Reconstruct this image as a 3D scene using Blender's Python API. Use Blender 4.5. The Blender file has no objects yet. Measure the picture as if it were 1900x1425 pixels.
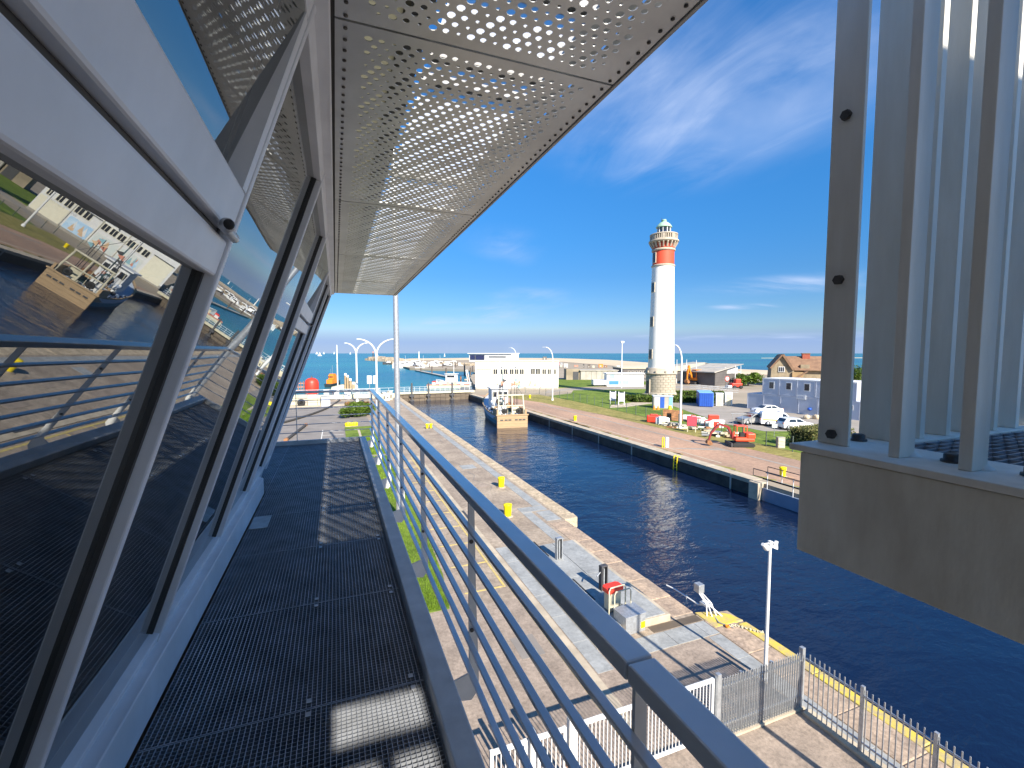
import bpy, math, random
from mathutils import Vector, Matrix
R = math.radians
random.seed(7)
S = bpy.context.scene
COL = S.collection

# ---------------------------------------------------------------- camera
CAM_H = 9.5
F_PX, CX, CY = 850.0, 950.0, 712.5          # the photograph's focal length and centre, in its pixels
PITCH = math.atan((CY - 655.5) / F_PX)
YAW = math.atan((CX - 622.0) / F_PX * math.cos(PITCH))
cam_d = bpy.data.cameras.new('camera')
cam = bpy.data.objects.new('camera', cam_d)
COL.objects.link(cam)
cam.location = (0, 0, CAM_H)
cam.rotation_euler = (math.pi / 2 - PITCH, 0, -YAW)
cam_d.sensor_width = 36.0
cam_d.lens = 36.0 * F_PX / 1900.0
cam_d.clip_start = 0.05
cam_d.clip_end = 60000
S.camera = cam

# ---------------------------------------------------------------- world and sun
SUN_EL, SUN_AZ = R(33.5), R(7.0)            # the sun stands behind the viewer, 7 degrees towards the canal
W = bpy.data.worlds.new('World')
S.world = W
W.use_nodes = True
wn, wl = W.node_tree.nodes, W.node_tree.links
wn.clear()
w_out = wn.new('ShaderNodeOutputWorld')
w_bg = wn.new('ShaderNodeBackground')
w_bg.inputs['Strength'].default_value = 0.1
sky = wn.new('ShaderNodeTexSky')
sky.sky_type = 'NISHITA'
sky.sun_disc = False
sky.sun_elevation = SUN_EL
sky.sun_rotation = math.pi - SUN_AZ
sky.altitude = 0
sky.air_density = 1.0
sky.dust_density = 0.35
sky.ozone_density = 2.2
hsv = wn.new('ShaderNodeHueSaturation')
hsv.inputs['Saturation'].default_value = 1.22
hsv.inputs['Value'].default_value = 1.0
wl.new(sky.outputs[0], hsv.inputs['Color'])
tc = wn.new('ShaderNodeTexCoord')
sep = wn.new('ShaderNodeSeparateXYZ')
wl.new(tc.outputs['Generated'], sep.inputs[0])
def wmath(op, a, b=None, c=None):
    n = wn.new('ShaderNodeMath'); n.operation = op
    for i, v in enumerate((a, b, c)):
        if v is None: continue
        if isinstance(v, (int, float)): n.inputs[i].default_value = v
        else: wl.new(v, n.inputs[i])
    return n.outputs[0]
zc = wmath('MAXIMUM', sep.outputs[2], 0.02)
zc = wmath('ADD', zc, 0.08)
px_ = wmath('DIVIDE', sep.outputs[0], zc)
py_ = wmath('DIVIDE', sep.outputs[1], zc)
comb = wn.new('ShaderNodeCombineXYZ')
wl.new(px_, comb.inputs[0]); wl.new(py_, comb.inputs[1])
def cloud(rot, scale, loc, nscale, detail, rough, dist, lo, hi):
    mp = wn.new('ShaderNodeMapping')
    mp.inputs['Rotation'].default_value = (0, 0, rot)
    mp.inputs['Scale'].default_value = scale
    mp.inputs['Location'].default_value = loc
    wl.new(comb.outputs[0], mp.inputs[0])
    nz = wn.new('ShaderNodeTexNoise')
    nz.inputs['Scale'].default_value = nscale
    nz.inputs['Detail'].default_value = detail
    nz.inputs['Roughness'].default_value = rough
    nz.inputs['Distortion'].default_value = dist
    wl.new(mp.outputs[0], nz.inputs['Vector'])
    mr = wn.new('ShaderNodeMapRange')
    mr.interpolation_type = 'SMOOTHSTEP'
    mr.inputs[1].default_value = lo; mr.inputs[2].default_value = hi
    wl.new(nz.outputs[0], mr.inputs[0])
    return mr.outputs[0]
def blob(cx_, cy_, rx, ry, rot=0.0):
    mp = wn.new('ShaderNodeMapping'); mp.vector_type = 'TEXTURE'
    mp.inputs['Location'].default_value = (cx_, cy_, 0); mp.inputs['Scale'].default_value = (rx, ry, 1); mp.inputs['Rotation'].default_value = (0, 0, rot)
    wl.new(comb.outputs[0], mp.inputs[0])
    ln = wn.new('ShaderNodeVectorMath'); ln.operation = 'LENGTH'; wl.new(mp.outputs[0], ln.inputs[0])
    mr = wn.new('ShaderNodeMapRange'); mr.interpolation_type = 'SMOOTHSTEP'; mr.inputs[1].default_value = 1.0; mr.inputs[2].default_value = 0.15
    wl.new(ln.outputs['Value'], mr.inputs[0]); return mr.outputs[0]
# a field of thin cirrus over the lighthouse, more of it scattered round the sky, and two low streaks at the right
c_big = wmath('MAXIMUM', cloud(R(30), (1.0, 1.0, 1), (9.1, 4.7, 0), 0.42, 2, 0.5, 0.3, 0.58, 0.74), blob(1.22, 1.30, 0.75, 0.85, R(-25)))
c_wisp = cloud(R(40), (2.6, 0.9, 1), (0.6, 2.2, 0), 1.5, 9, 0.60, 0.8, 0.36, 0.80)
c_soft = cloud(R(20), (1.0, 1.0, 1), (5.6, 2.2, 0), 1.4, 4, 0.5, 0.4, 0.34, 0.70)
wisp = wmath('MULTIPLY', c_big, wmath('ADD', wmath('MULTIPLY', c_wisp, 0.40), wmath('MULTIPLY', c_soft, 0.40)))
c_low = cloud(R(-35), (0.35, 0.9, 1), (4.0, 3.3, 0), 1.5, 6, 0.55, 0.5, 0.40, 0.72)
lowb = wmath('MAXIMUM', blob(3.85, 2.95, 1.15, 0.55, R(-52)), blob(4.35, 3.95, 0.6, 0.28, R(-48)))
lowc = wmath('MULTIPLY', wmath('MULTIPLY', c_low, lowb), 0.75)
# thin violet-grey bank of haze over the horizon
hz = wn.new('ShaderNodeMapRange'); hz.interpolation_type = 'SMOOTHSTEP'
hz.inputs[1].default_value = 0.055; hz.inputs[2].default_value = 0.02
wl.new(sep.outputs[2], hz.inputs[0])
mixh = wn.new('ShaderNodeMix'); mixh.data_type = 'RGBA'
wl.new(wmath('MULTIPLY', hz.outputs[0], 0.75), mixh.inputs[0])
wl.new(hsv.outputs[0], mixh.inputs[6])
mixh.inputs[7].default_value = (3.3, 4.5, 6.6, 1)
# the clear sea air of that day: deeper blue than the standard atmosphere, the same in every direction
ramp = wn.new('ShaderNodeValToRGB')
els = ramp.color_ramp.elements
stops = ((0.0, (0.62, 0.70, 0.84)), (0.04, (0.45, 0.55, 0.81)), (0.08, (0.39, 0.55, 0.80)), (0.16, (0.33, 0.59, 0.85)), (0.23, (0.34, 0.70, 0.97)), (0.38, (0.41, 0.92, 1.22)), (0.6, (0.56, 1.05, 1.35)), (1.0, (0.7, 1.08, 1.35)))
while len(els) < len(stops): els.new(0.5)
SKY_GAIN = 0.615
for e, (p_, c_) in zip(els, stops): e.position = p_; e.color = (*[SKY_GAIN * q_ for q_ in c_], 1)
wl.new(sep.outputs[2], ramp.inputs[0])
mul = wn.new('ShaderNodeMix'); mul.data_type = 'RGBA'; mul.blend_type = 'MULTIPLY'; mul.inputs[0].default_value = 1.0
wl.new(mixh.outputs[2], mul.inputs[6]); wl.new(ramp.outputs[0], mul.inputs[7])
mixc = wn.new('ShaderNodeMix'); mixc.data_type = 'RGBA'
wl.new(wmath('MINIMUM', wmath('ADD', wisp, lowc), 0.8), mixc.inputs[0])
wl.new(mul.outputs[2], mixc.inputs[6])
mixc.inputs[7].default_value = (2.5, 3.0, 4.1, 1)
wl.new(mixc.outputs[2], w_bg.inputs[0])
wl.new(w_bg.outputs[0], w_out.inputs[0])

sun_d = bpy.data.lights.new('sun', 'SUN')
sun_d.energy = 4.0
sun_d.angle = R(0.5)
sun_d.color = (1.0, 0.91, 0.78)
sun = bpy.data.objects.new('sun', sun_d)
COL.objects.link(sun)
to_sun = Vector((math.sin(SUN_AZ) * math.cos(SUN_EL), -math.cos(SUN_AZ) * math.cos(SUN_EL), math.sin(SUN_EL)))
sun.rotation_euler = to_sun.to_track_quat('Z', 'Y').to_euler()
sun.location = (0, -20, 60)

S.view_settings.view_transform = 'Standard'
S.view_settings.look = 'None'
S.view_settings.gamma = 1
S.view_settings.exposure = 1.4
S.view_settings.use_curve_mapping = False
S.render.engine = 'CYCLES'
S.render.resolution_x, S.render.resolution_y = 1024, 768
S.cycles.max_bounces = 7
S.cycles.transparent_max_bounces = 10

# ---------------------------------------------------------------- helpers
_Fh = Vector((math.sin(YAW), math.cos(YAW), 0)); _R = Vector((math.cos(YAW), -math.sin(YAW), 0))
_F = _Fh * math.cos(PITCH) + Vector((0, 0, -math.sin(PITCH)))
_U = _Fh * math.sin(PITCH) + Vector((0, 0, math.cos(PITCH)))
def ray(px, py): return _F + _R * ((px - CX) / F_PX) + _U * ((CY - py) / F_PX)
def at(px, py, z=0.0):
    """The point of the level z seen at a place of the photograph: a survey of the ground."""
    d = ray(px, py); t = (z - CAM_H) / d.z
    return Vector((d.x * t, d.y * t, z))
def upto(base, px, py):
    """Height reached above 'base' by what is seen at (px, py)."""
    d = ray(px, py); dep = base.x * _Fh.x + base.y * _Fh.y
    t = dep / (d.x * _Fh.x + d.y * _Fh.y)
    return CAM_H + d.z * t

def tag(o, label=None, cat=None, group=None, kind=None):
    if label: o['label'] = label
    if cat: o['category'] = cat
    if group: o['group'] = group
    if kind: o['kind'] = kind
    return o
def thing(name, label, cat, loc=(0, 0, 0), rz=0.0, group=None):
    o = bpy.data.objects.new(name, None)
    o.empty_display_size = 0.3
    COL.objects.link(o)
    o.location = loc; o.rotation_euler = (0, 0, rz)
    return tag(o, label, cat, group)
def kids(o): return [c for c in bpy.data.objects if c.parent is o]
def copy_tree(o, kmap, parent=None):
    c = o.copy(); COL.objects.link(c)
    if parent: c.parent = parent
    for ch in kmap.get(o.name, []): copy_tree(ch, kmap, c)
    return c
def kidmap():
    m = {}
    for c in bpy.data.objects:
        if c.parent: m.setdefault(c.parent.name, []).append(c)
    return m
def place(proto, used, loc, rz=0, label=None, group=None, kmap=None):
    o = proto if not used[0] else copy_tree(proto, kmap or kidmap())
    used[0] = True
    o.location = loc; o.rotation_euler = (0, 0, rz)
    return tag(o, label, None, group)

class MB:
    def __init__(s): s.v = []; s.f = []; s.sm = []
    def add(s, vs, fs, sm=False):
        b = len(s.v); s.v += [tuple(v) for v in vs]
        s.f += [tuple(b + i for i in f) for f in fs]; s.sm += [sm] * len(fs)
        return s
    def hexa(s, p):
        return s.add(p, [(3, 2, 1, 0), (4, 5, 6, 7), (0, 1, 5, 4), (1, 2, 6, 5), (2, 3, 7, 6), (3, 0, 4, 7)])
    def box(s, x0, x1, y0, y1, z0, z1):
        return s.hexa([(x0, y0, z0), (x1, y0, z0), (x1, y1, z0), (x0, y1, z0), (x0, y0, z1), (x1, y0, z1), (x1, y1, z1), (x0, y1, z1)])
    def obox(s, c, size, rz=0.0, ry=0.0, rx=0.0):
        m = Matrix.Translation(c) @ Matrix.Rotation(rz, 4, 'Z') @ Matrix.Rotation(ry, 4, 'Y') @ Matrix.Rotation(rx, 4, 'X')
        a, b, d = (q / 2 for q in size)
        return s.hexa([m @ Vector(p) for p in [(-a, -b, -d), (a, -b, -d), (a, b, -d), (-a, b, -d), (-a, -b, d), (a, -b, d), (a, b, d), (-a, b, d)]])
    def beam(s, p, q, w, h, up=(0, 0, 1)):
        p, q, up = Vector(p), Vector(q), Vector(up)
        d = (q - p).normalized(); a = d.cross(up).normalized(); b = a.cross(d)
        a *= w / 2; b *= h / 2
        return s.hexa([p - a - b, p + a - b, p + a + b, p - a + b, q - a - b, q + a - b, q + a + b, q - a + b])
    def tube(s, pts, r, n=8, cap=True):
        pts = [Vector(p) for p in pts]; N = len(pts); rs = r if isinstance(r, (list, tuple)) else [r] * N
        vs = []; prev = None
        for i, p in enumerate(pts):
            d = (pts[min(i + 1, N - 1)] - pts[max(i - 1, 0)]).normalized()
            ref = Vector((0, 0, 1)) if abs(d.z) < 0.95 else Vector((1, 0, 0))
            a = d.cross(ref).normalized() if prev is None else (prev - d * prev.dot(d)).normalized()
            prev = a; b = d.cross(a)
            vs += [p + (a * math.cos(2 * math.pi * k / n) + b * math.sin(2 * math.pi * k / n)) * rs[i] for k in range(n)]
        fs = [(i * n + k, i * n + (k + 1) % n, (i + 1) * n + (k + 1) % n, (i + 1) * n + k) for i in range(N - 1) for k in range(n)]
        s.add(vs, fs, True)
        if cap: s.add([vs[k] for k in range(n)], [tuple(reversed(range(n)))]); s.add(vs[-n:], [tuple(range(n))])
        return s
    def lathe(s, prof, n=24, c=(0, 0, 0), sm=True, a0=0.0):
        vs = [(c[0] + r * math.cos(a0 + 2 * math.pi * k / n), c[1] + r * math.sin(a0 + 2 * math.pi * k / n), c[2] + z) for r, z in prof for k in range(n)]
        m = len(prof)
        fs = [(i * n + k, i * n + (k + 1) % n, (i + 1) * n + (k + 1) % n, (i + 1) * n + k) for i in range(m - 1) for k in range(n)]
        s.add(vs, fs, sm)
        if prof[0][0] > 1e-4: s.add(vs[:n], [tuple(reversed(range(n)))])
        if prof[-1][0] > 1e-4: s.add(vs[-n:], [tuple(range(n))])
        return s
    def extr(s, poly, vec, sm=False):
        poly = [Vector(p) for p in poly]; vec = Vector(vec); n = len(poly)
        vs = poly + [p + vec for p in poly]
        nrm = Vector((0, 0, 0))
        for i in range(n): nrm += poly[i].cross(poly[(i + 1) % n])
        fl = nrm.dot(vec) > 0
        fs = [(i, (i + 1) % n, n + (i + 1) % n, n + i) for i in range(n)] + [tuple(reversed(range(n))), tuple(range(n, 2 * n))]
        if not fl: fs = [tuple(reversed(f)) for f in fs]
        return s.add(vs, fs, sm)
    def prism(s, poly, z0, z1): return s.extr([(p[0], p[1], z0) for p in poly], (0, 0, z1 - z0))
    def loft(s, secs, closed=True, caps=True, sm=True):
        n = len(secs[0]); vs = [p for q in secs for p in q]; fs = []
        for i in range(len(secs) - 1):
            for k in range(n if closed else n - 1):
                fs.append((i * n + k, i * n + (k + 1) % n, (i + 1) * n + (k + 1) % n, (i + 1) * n + k))
        s.add(vs, fs, sm)
        if caps: s.add(secs[0], [tuple(reversed(range(n)))]); s.add(secs[-1], [tuple(range(n))])
        return s
    def ball(s, c, r, n=10, m=6, sq=1.0):
        return s.lathe([(max(1e-5, r * math.sin(math.pi * i / m)), -r * sq * math.cos(math.pi * i / m)) for i in range(m + 1)], n, c)
    def mesh(s, name, m):
        me = bpy.data.meshes.new(name); me.from_pydata(s.v, [], s.f)
        me.polygons.foreach_set('use_smooth', s.sm); me.materials.append(m); me.update()
        return me
    def build(s, name, m, parent=None, bevel=0.0, loc=None, rz=0.0):
        o = bpy.data.objects.new(name, s.mesh(name, m)); COL.objects.link(o)
        if parent: o.parent = parent
        if loc is not None: o.location = loc
        if rz: o.rotation_euler = (0, 0, rz)
        if bevel:
            b = o.modifiers.new('bevel', 'BEVEL'); b.width = bevel; b.segments = 2; b.limit_method = 'ANGLE'; b.angle_limit = R(40)
        return o
def inst(name, me, parent=None, loc=(0, 0, 0), rot=(0, 0, 0)):
    o = bpy.data.objects.new(name, me); COL.objects.link(o)
    if parent: o.parent = parent
    o.location = loc; o.rotation_euler = rot
    return o

# ---------------------------------------------------------------- materials
MATS = {}
def mat(name, col, rough=0.6, metal=0.0, var=0.15, scale=2.0, bump=0.0, bscale=20.0, spec=0.5, col2=None, detail=6, lo=0.35, hi=0.65, coord='Object', stretch=None, coat=0.0, speck=0.0, sscale=40.0):
    m = bpy.data.materials.new(name); m.use_nodes = True
    n, l = m.node_tree.nodes, m.node_tree.links
    b = n['Principled BSDF']
    b.inputs['Roughness'].default_value = rough
    b.inputs['Metallic'].default_value = metal
    b.inputs['Specular IOR Level'].default_value = spec
    b.inputs['Coat Weight'].default_value = coat
    t = n.new('ShaderNodeTexCoord'); vec = t.outputs[coord]
    if coord == 'World':
        pass
    if stretch:
        mp = n.new('ShaderNodeMapping'); mp.inputs['Scale'].default_value = stretch; l.new(vec, mp.inputs[0]); vec = mp.outputs[0]
    nz = n.new('ShaderNodeTexNoise'); nz.inputs['Scale'].default_value = scale; nz.inputs['Detail'].default_value = detail; nz.inputs['Roughness'].default_value = 0.6
    l.new(vec, nz.inputs['Vector'])
    mr = n.new('ShaderNodeMapRange'); mr.inputs[1].default_value = lo; mr.inputs[2].default_value = hi; l.new(nz.outputs[0], mr.inputs[0])
    mx = n.new('ShaderNodeMix'); mx.data_type = 'RGBA'; l.new(mr.outputs[0], mx.inputs[0])
    c2 = col2 or tuple(c * (1 - var) for c in col)
    c1 = col if col2 else tuple(min(1, c * (1 + var * 0.6)) for c in col)
    mx.inputs[6].default_value = (*c2, 1); mx.inputs[7].default_value = (*c1, 1)
    csock = mx.outputs[2]
    if speck:                                   # fine grit and small dark spots
        sz = n.new('ShaderNodeTexNoise'); sz.inputs['Scale'].default_value = sscale; sz.inputs['Detail'].default_value = 6; sz.inputs['Roughness'].default_value = 0.75
        l.new(t.outputs[coord], sz.inputs['Vector'])
        sr = n.new('ShaderNodeMapRange'); sr.inputs[1].default_value = 0.33; sr.inputs[2].default_value = 0.67; sr.inputs[3].default_value = 1 - speck; sr.inputs[4].default_value = 1 + speck
        l.new(sz.outputs[0], sr.inputs[0])
        sv = n.new('ShaderNodeVectorMath'); sv.operation = 'SCALE'; l.new(csock, sv.inputs[0]); l.new(sr.outputs[0], sv.inputs['Scale']); csock = sv.outputs[0]
    l.new(csock, b.inputs['Base Color'])
    if bump:
        nb = n.new('ShaderNodeTexNoise'); nb.inputs['Scale'].default_value = bscale; nb.inputs['Detail'].default_value = 5
        l.new(vec, nb.inputs['Vector'])
        bp = n.new('ShaderNodeBump'); bp.inputs['Strength'].default_value = bump; bp.inputs['Distance'].default_value = 0.02
        l.new(nb.outputs[0], bp.inputs['Height']); l.new(bp.outputs[0], b.inputs['Normal'])
    MATS[name] = m
    return m
def mat_water(name, base, rough, ripples, spec=0.5, col2=None, patch=False):
    m = bpy.data.materials.new(name); m.use_nodes = True
    n, l = m.node_tree.nodes, m.node_tree.links; b = n['Principled BSDF']
    b.inputs['Roughness'].default_value = rough; b.inputs['IOR'].default_value = 1.33; b.inputs['Specular IOR Level'].default_value = spec
    t = n.new('ShaderNodeTexCoord')
    if col2:
        nz = n.new('ShaderNodeTexNoise'); nz.inputs['Scale'].default_value = 0.004; nz.inputs['Detail'].default_value = 4
        mp = n.new('ShaderNodeMapping'); mp.inputs['Scale'].default_value = (0.5, 2.0, 1); mp.inputs['Rotation'].default_value = (0, 0, -YAW)
        l.new(t.outputs['Object'], mp.inputs[0]); l.new(mp.outputs[0], nz.inputs['Vector'])
        mr = n.new('ShaderNodeMapRange'); mr.inputs[1].default_value = 0.4; mr.inputs[2].default_value = 0.6; l.new(nz.outputs[0], mr.inputs[0])
        mx = n.new('ShaderNodeMix'); mx.data_type = 'RGBA'; l.new(mr.outputs[0], mx.inputs[0])
        mx.inputs[6].default_value = (*base, 1); mx.inputs[7].default_value = (*col2, 1); l.new(mx.outputs[2], b.inputs['Base Color'])
    else: b.inputs['Base Color'].default_value = (*base, 1)
    prev = None
    for sc, st, dist, rot, stretch, det in ripples:
        mp = n.new('ShaderNodeMapping'); mp.inputs['Scale'].default_value = stretch; mp.inputs['Rotation'].default_value = (0, 0, rot)
        l.new(t.outputs['Object'], mp.inputs[0])
        nz = n.new('ShaderNodeTexNoise'); nz.inputs['Scale'].default_value = sc; nz.inputs['Detail'].default_value = det; nz.inputs['Distortion'].default_value = 0.6
        l.new(mp.outputs[0], nz.inputs['Vector'])
        bp = n.new('ShaderNodeBump'); bp.inputs['Strength'].default_value = st; bp.inputs['Distance'].default_value = dist
        l.new(nz.outputs[0], bp.inputs['Height'])
        if patch:   # wind streaks and calmer patches
            pz = n.new('ShaderNodeTexNoise'); pz.inputs['Scale'].default_value = 0.10; pz.inputs['Detail'].default_value = 4; pz.inputs['Distortion'].default_value = 0.8
            l.new(t.outputs['Object'], pz.inputs['Vector']); pr = n.new('ShaderNodeMapRange'); pr.inputs[1].default_value = 0.35; pr.inputs[2].default_value = 0.65; pr.inputs[3].default_value = st * 0.65; pr.inputs[4].default_value = st * 1.25
            l.new(pz.outputs[0], pr.inputs[0]); l.new(pr.outputs[0], bp.inputs['Strength'])
        if prev: l.new(prev.outputs[0], bp.inputs['Normal'])
        prev = bp
    l.new(prev.outputs[0], b.inputs['Normal'])
    return m
def mat_glass(name, tint, ior=1.9, rough=0.0):
    m = bpy.data.materials.new(name); m.use_nodes = True
    n, l = m.node_tree.nodes, m.node_tree.links; n.remove(n['Principled BSDF'])
    o = n['Material Output']; fr = n.new('ShaderNodeFresnel'); fr.inputs[0].default_value = ior
    tr = n.new('ShaderNodeBsdfTransparent'); tr.inputs[0].default_value = (*tint, 1)
    gl = n.new('ShaderNodeBsdfGlossy'); gl.inputs['Roughness'].default_value = rough; gl.inputs[0].default_value = (0.93, 0.96, 0.97, 1)
    # faint waviness of the panes
    t = n.new('ShaderNodeTexCoord'); nz = n.new('ShaderNodeTexNoise'); nz.inputs['Scale'].default_value = 0.9; nz.inputs['Detail'].default_value = 1
    l.new(t.outputs['Object'], nz.inputs['Vector'])
    bp = n.new('ShaderNodeBump'); bp.inputs['Strength'].default_value = 0.11; bp.inputs['Distance'].default_value = 0.02; l.new(nz.outputs[0], bp.inputs['Height'])
    l.new(bp.outputs[0], gl.inputs['Normal'])
    mx = n.new('ShaderNodeMixShader'); l.new(fr.outputs[0], mx.inputs[0]); l.new(tr.outputs[0], mx.inputs[1]); l.new(gl.outputs[0], mx.inputs[2])
    # thin film of salt and dust
    dz = n.new('ShaderNodeTexNoise'); dz.inputs['Scale'].default_value = 2.2; dz.inputs['Detail'].default_value = 9; dz.inputs['Distortion'].default_value = 0.5
    mpd = n.new('ShaderNodeMapping'); mpd.inputs['Scale'].default_value = (1, 1, 0.35); l.new(t.outputs['Object'], mpd.inputs[0]); l.new(mpd.outputs[0], dz.inputs['Vector'])
    dr_ = n.new('ShaderNodeMapRange'); dr_.inputs[1].default_value = 0.4; dr_.inputs[2].default_value = 0.8; dr_.inputs[3].default_value = 0.015; dr_.inputs[4].default_value = 0.11; l.new(dz.outputs[0], dr_.inputs[0])
    df = n.new('ShaderNodeBsdfDiffuse'); df.inputs[0].default_value = (0.55, 0.55, 0.52, 1)
    m2 = n.new('ShaderNodeMixShader'); l.new(dr_.outputs[0], m2.inputs[0]); l.new(mx.outputs[0], m2.inputs[1]); l.new(df.outputs[0], m2.inputs[2])
    l.new(m2.outputs[0], o.inputs[0])
    return m
def mat_translucent(name, col, clear):
    m = bpy.data.materials.new(name); m.use_nodes = True
    n, l = m.node_tree.nodes, m.node_tree.links; n.remove(n['Principled BSDF'])
    tl = n.new('ShaderNodeBsdfTranslucent'); tl.inputs[0].default_value = (*col, 1)
    tr = n.new('ShaderNodeBsdfTransparent'); mx = n.new('ShaderNodeMixShader'); mx.inputs[0].default_value = clear
    l.new(tl.outputs[0], mx.inputs[1]); l.new(tr.outputs[0], mx.inputs[2]); l.new(mx.outputs[0], n['Material Output'].inputs[0])
    return m
def mat_leaf(name, col, col2, scale=1.2):
    m = mat(name, col, rough=0.55, col2=col2, scale=scale, detail=3, spec=0.3)
    n, l = m.node_tree.nodes, m.node_tree.links
    b = n['Principled BSDF']; tl = n.new('ShaderNodeBsdfTranslucent'); mx = n.new('ShaderNodeMixShader'); mx.inputs[0].default_value = 0.3
    src = b.inputs['Base Color'].links[0].from_socket
    l.new(src, tl.inputs[0]); l.new(b.outputs[0], mx.inputs[1]); l.new(tl.outputs[0], mx.inputs[2]); l.new(mx.outputs[0], n['Material Output'].inputs[0])
    return m

m_frame = mat('painted frame', (0.74, 0.77, 0.81), rough=0.4, var=0.09, scale=3, spec=0.4, detail=9)
m_framedark = mat('dark gasket', (0.035, 0.038, 0.04), rough=0.5, var=0.2)
m_glass = mat_glass('window glass', (0.42, 0.50, 0.47), 3.1)
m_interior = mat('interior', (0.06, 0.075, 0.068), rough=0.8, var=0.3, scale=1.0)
m_blind = mat('interior pale', (0.25, 0.26, 0.24), rough=0.8)
m_soffit = mat('perforated aluminium', (0.57, 0.585, 0.58), rough=0.40, metal=0.5, var=0.2, scale=1.6, bump=0.05, bscale=3, spec=0.4)
m_darkvoid = mat('dark steel beam', (0.03, 0.03, 0.03), rough=0.7)
m_roofmet = mat('roof sheet', (0.42, 0.42, 0.40), rough=0.6, var=0.1)
m_poly = mat_translucent('clear ribbed roof sheet', (0.97, 0.96, 0.93), 0.45)
m_poly2 = mat_translucent('milky roof sheet', (0.34, 0.33, 0.27), 0.0)
m_galv = mat('galvanised steel', (0.46, 0.48, 0.50), rough=0.42, metal=0.6, var=0.18, scale=9, detail=3)
m_grate = mat('galvanised grating', (0.40, 0.43, 0.48), rough=0.45, metal=0.55, var=0.25, scale=5)
m_edge = mat('edge beam paint', (0.66, 0.67, 0.67), rough=0.45, var=0.16, scale=5, detail=9)
m_rail = mat('grey rail paint', (0.70, 0.72, 0.74), rough=0.3, metal=0.1, var=0.07, scale=4, spec=0.6, coat=0.7)
m_post = mat('pale post paint', (0.70, 0.71, 0.70), rough=0.4, var=0.1, scale=5)
m_cage = mat('cream grey paint', (0.80, 0.78, 0.70), rough=0.5, col2=(0.70, 0.67, 0.58), scale=4, bump=0.05, bscale=70, stretch=(3, 3, 0.5), detail=9)
m_cagedirt = mat('weathered cream paint', (0.78, 0.75, 0.64), rough=0.6, col2=(0.52, 0.47, 0.37), scale=2.6, bump=0.06, bscale=50, stretch=(2.2, 2.2, 0.7), detail=10, lo=0.25, hi=0.6)
m_bolt = mat('dark bolt', (0.09, 0.085, 0.08), rough=0.5, metal=0.5, var=0.3, scale=40)
m_quay = mat('quay concrete', (0.38, 0.31, 0.235), rough=0.9, col2=(0.24, 0.19, 0.145), scale=0.5, detail=14, bump=0.5, bscale=18, lo=0.36, hi=0.64, speck=0.35, sscale=5)
m_tar = mat('asphalt', (0.25, 0.225, 0.20), rough=0.9, col2=(0.19, 0.17, 0.152), scale=0.5, detail=9, bump=0.3, bscale=30)
m_tarnear = mat('brown asphalt', (0.30, 0.24, 0.19), rough=0.9, speck=0.3, sscale=9, var=0.22, scale=1.4, detail=9, bump=0.35, bscale=40)
m_stone = mat('coping stone', (0.52, 0.42, 0.29), rough=0.85, col2=(0.34, 0.27, 0.18), speck=0.4, sscale=6, scale=1.3, detail=8, bump=0.5, bscale=6)
m_pinkst = mat('pinkish stone', (0.44, 0.33, 0.235), rough=0.85, col2=(0.29, 0.22, 0.165), speck=0.35, sscale=8, scale=1.8, detail=8, bump=0.4, bscale=9)
m_slab = mat('grey slab', (0.30, 0.31, 0.305), rough=0.8, var=0.2, scale=1.5, detail=8, bump=0.1, bscale=25, speck=0.2, sscale=8)
m_kerb = mat('kerb concrete', (0.46, 0.39, 0.29), rough=0.85, var=0.2, scale=1.5, bump=0.2, bscale=10)
m_wall = mat('wet quay wall', (0.075, 0.068, 0.058), rough=0.7, col2=(0.03, 0.028, 0.026), scale=0.9, detail=7, bump=0.5, bscale=4)
m_path = mat('red gravel path', speck=0.25, sscale=2.5, col=(0.43, 0.27, 0.18), rough=0.95, col2=(0.30, 0.20, 0.14), scale=0.26, detail=10, bump=0.3, bscale=12, stretch=(1, 0.35, 1))
m_grass = mat('lawn', speck=0.4, sscale=1.6, col=(0.17, 0.23, 0.035), rough=0.9, col2=(0.085, 0.135, 0.02), scale=0.22, detail=9, bump=0.6, bscale=9, spec=0.2)
m_verge = mat('dry verge', speck=0.4, sscale=2.0, col=(0.30, 0.25, 0.085), rough=0.95, col2=(0.20, 0.19, 0.055), scale=0.45, detail=9, bump=0.6, bscale=8, spec=0.2)
m_sand = mat('sand', (0.62, 0.50, 0.35), rough=0.95, col2=(0.50, 0.40, 0.27), scale=0.02, detail=8)
m_land = mat('bare ground', (0.36, 0.30, 0.225), rough=0.95, col2=(0.27, 0.225, 0.16), scale=0.06, detail=9, bump=0.2, bscale=3)
m_park = mat('car park surface', (0.33, 0.295, 0.255), rough=0.9, col2=(0.25, 0.225, 0.19), scale=0.3, detail=9)
m_ylw = mat('yellow paint', (0.86, 0.66, 0.0), rough=0.5, var=0.1, scale=5)
m_ylwline = mat('worn yellow line', (0.62, 0.47, 0.12), rough=0.8, col2=(0.42, 0.34, 0.16), scale=6)
m_ylwedge = mat('worn yellow edge', (0.60, 0.46, 0.07), rough=0.85, col2=(0.40, 0.32, 0.17), scale=2.2, detail=12, bump=0.4, bscale=12, lo=0.4, hi=0.58)
m_white = mat('white paint', (0.74, 0.74, 0.72), rough=0.5, var=0.09, scale=0.8, detail=9)
m_whiteline = mat('white line', (0.66, 0.64, 0.58), rough=0.8, var=0.2, scale=5)
m_offwhite = mat('cream wall', (0.78, 0.74, 0.58), rough=0.7, var=0.06)
m_red = mat('red paint', (0.72, 0.045, 0.02), rough=0.45, var=0.1)
m_orange = mat('orange paint', (0.80, 0.24, 0.02), rough=0.45, var=0.12)
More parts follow.
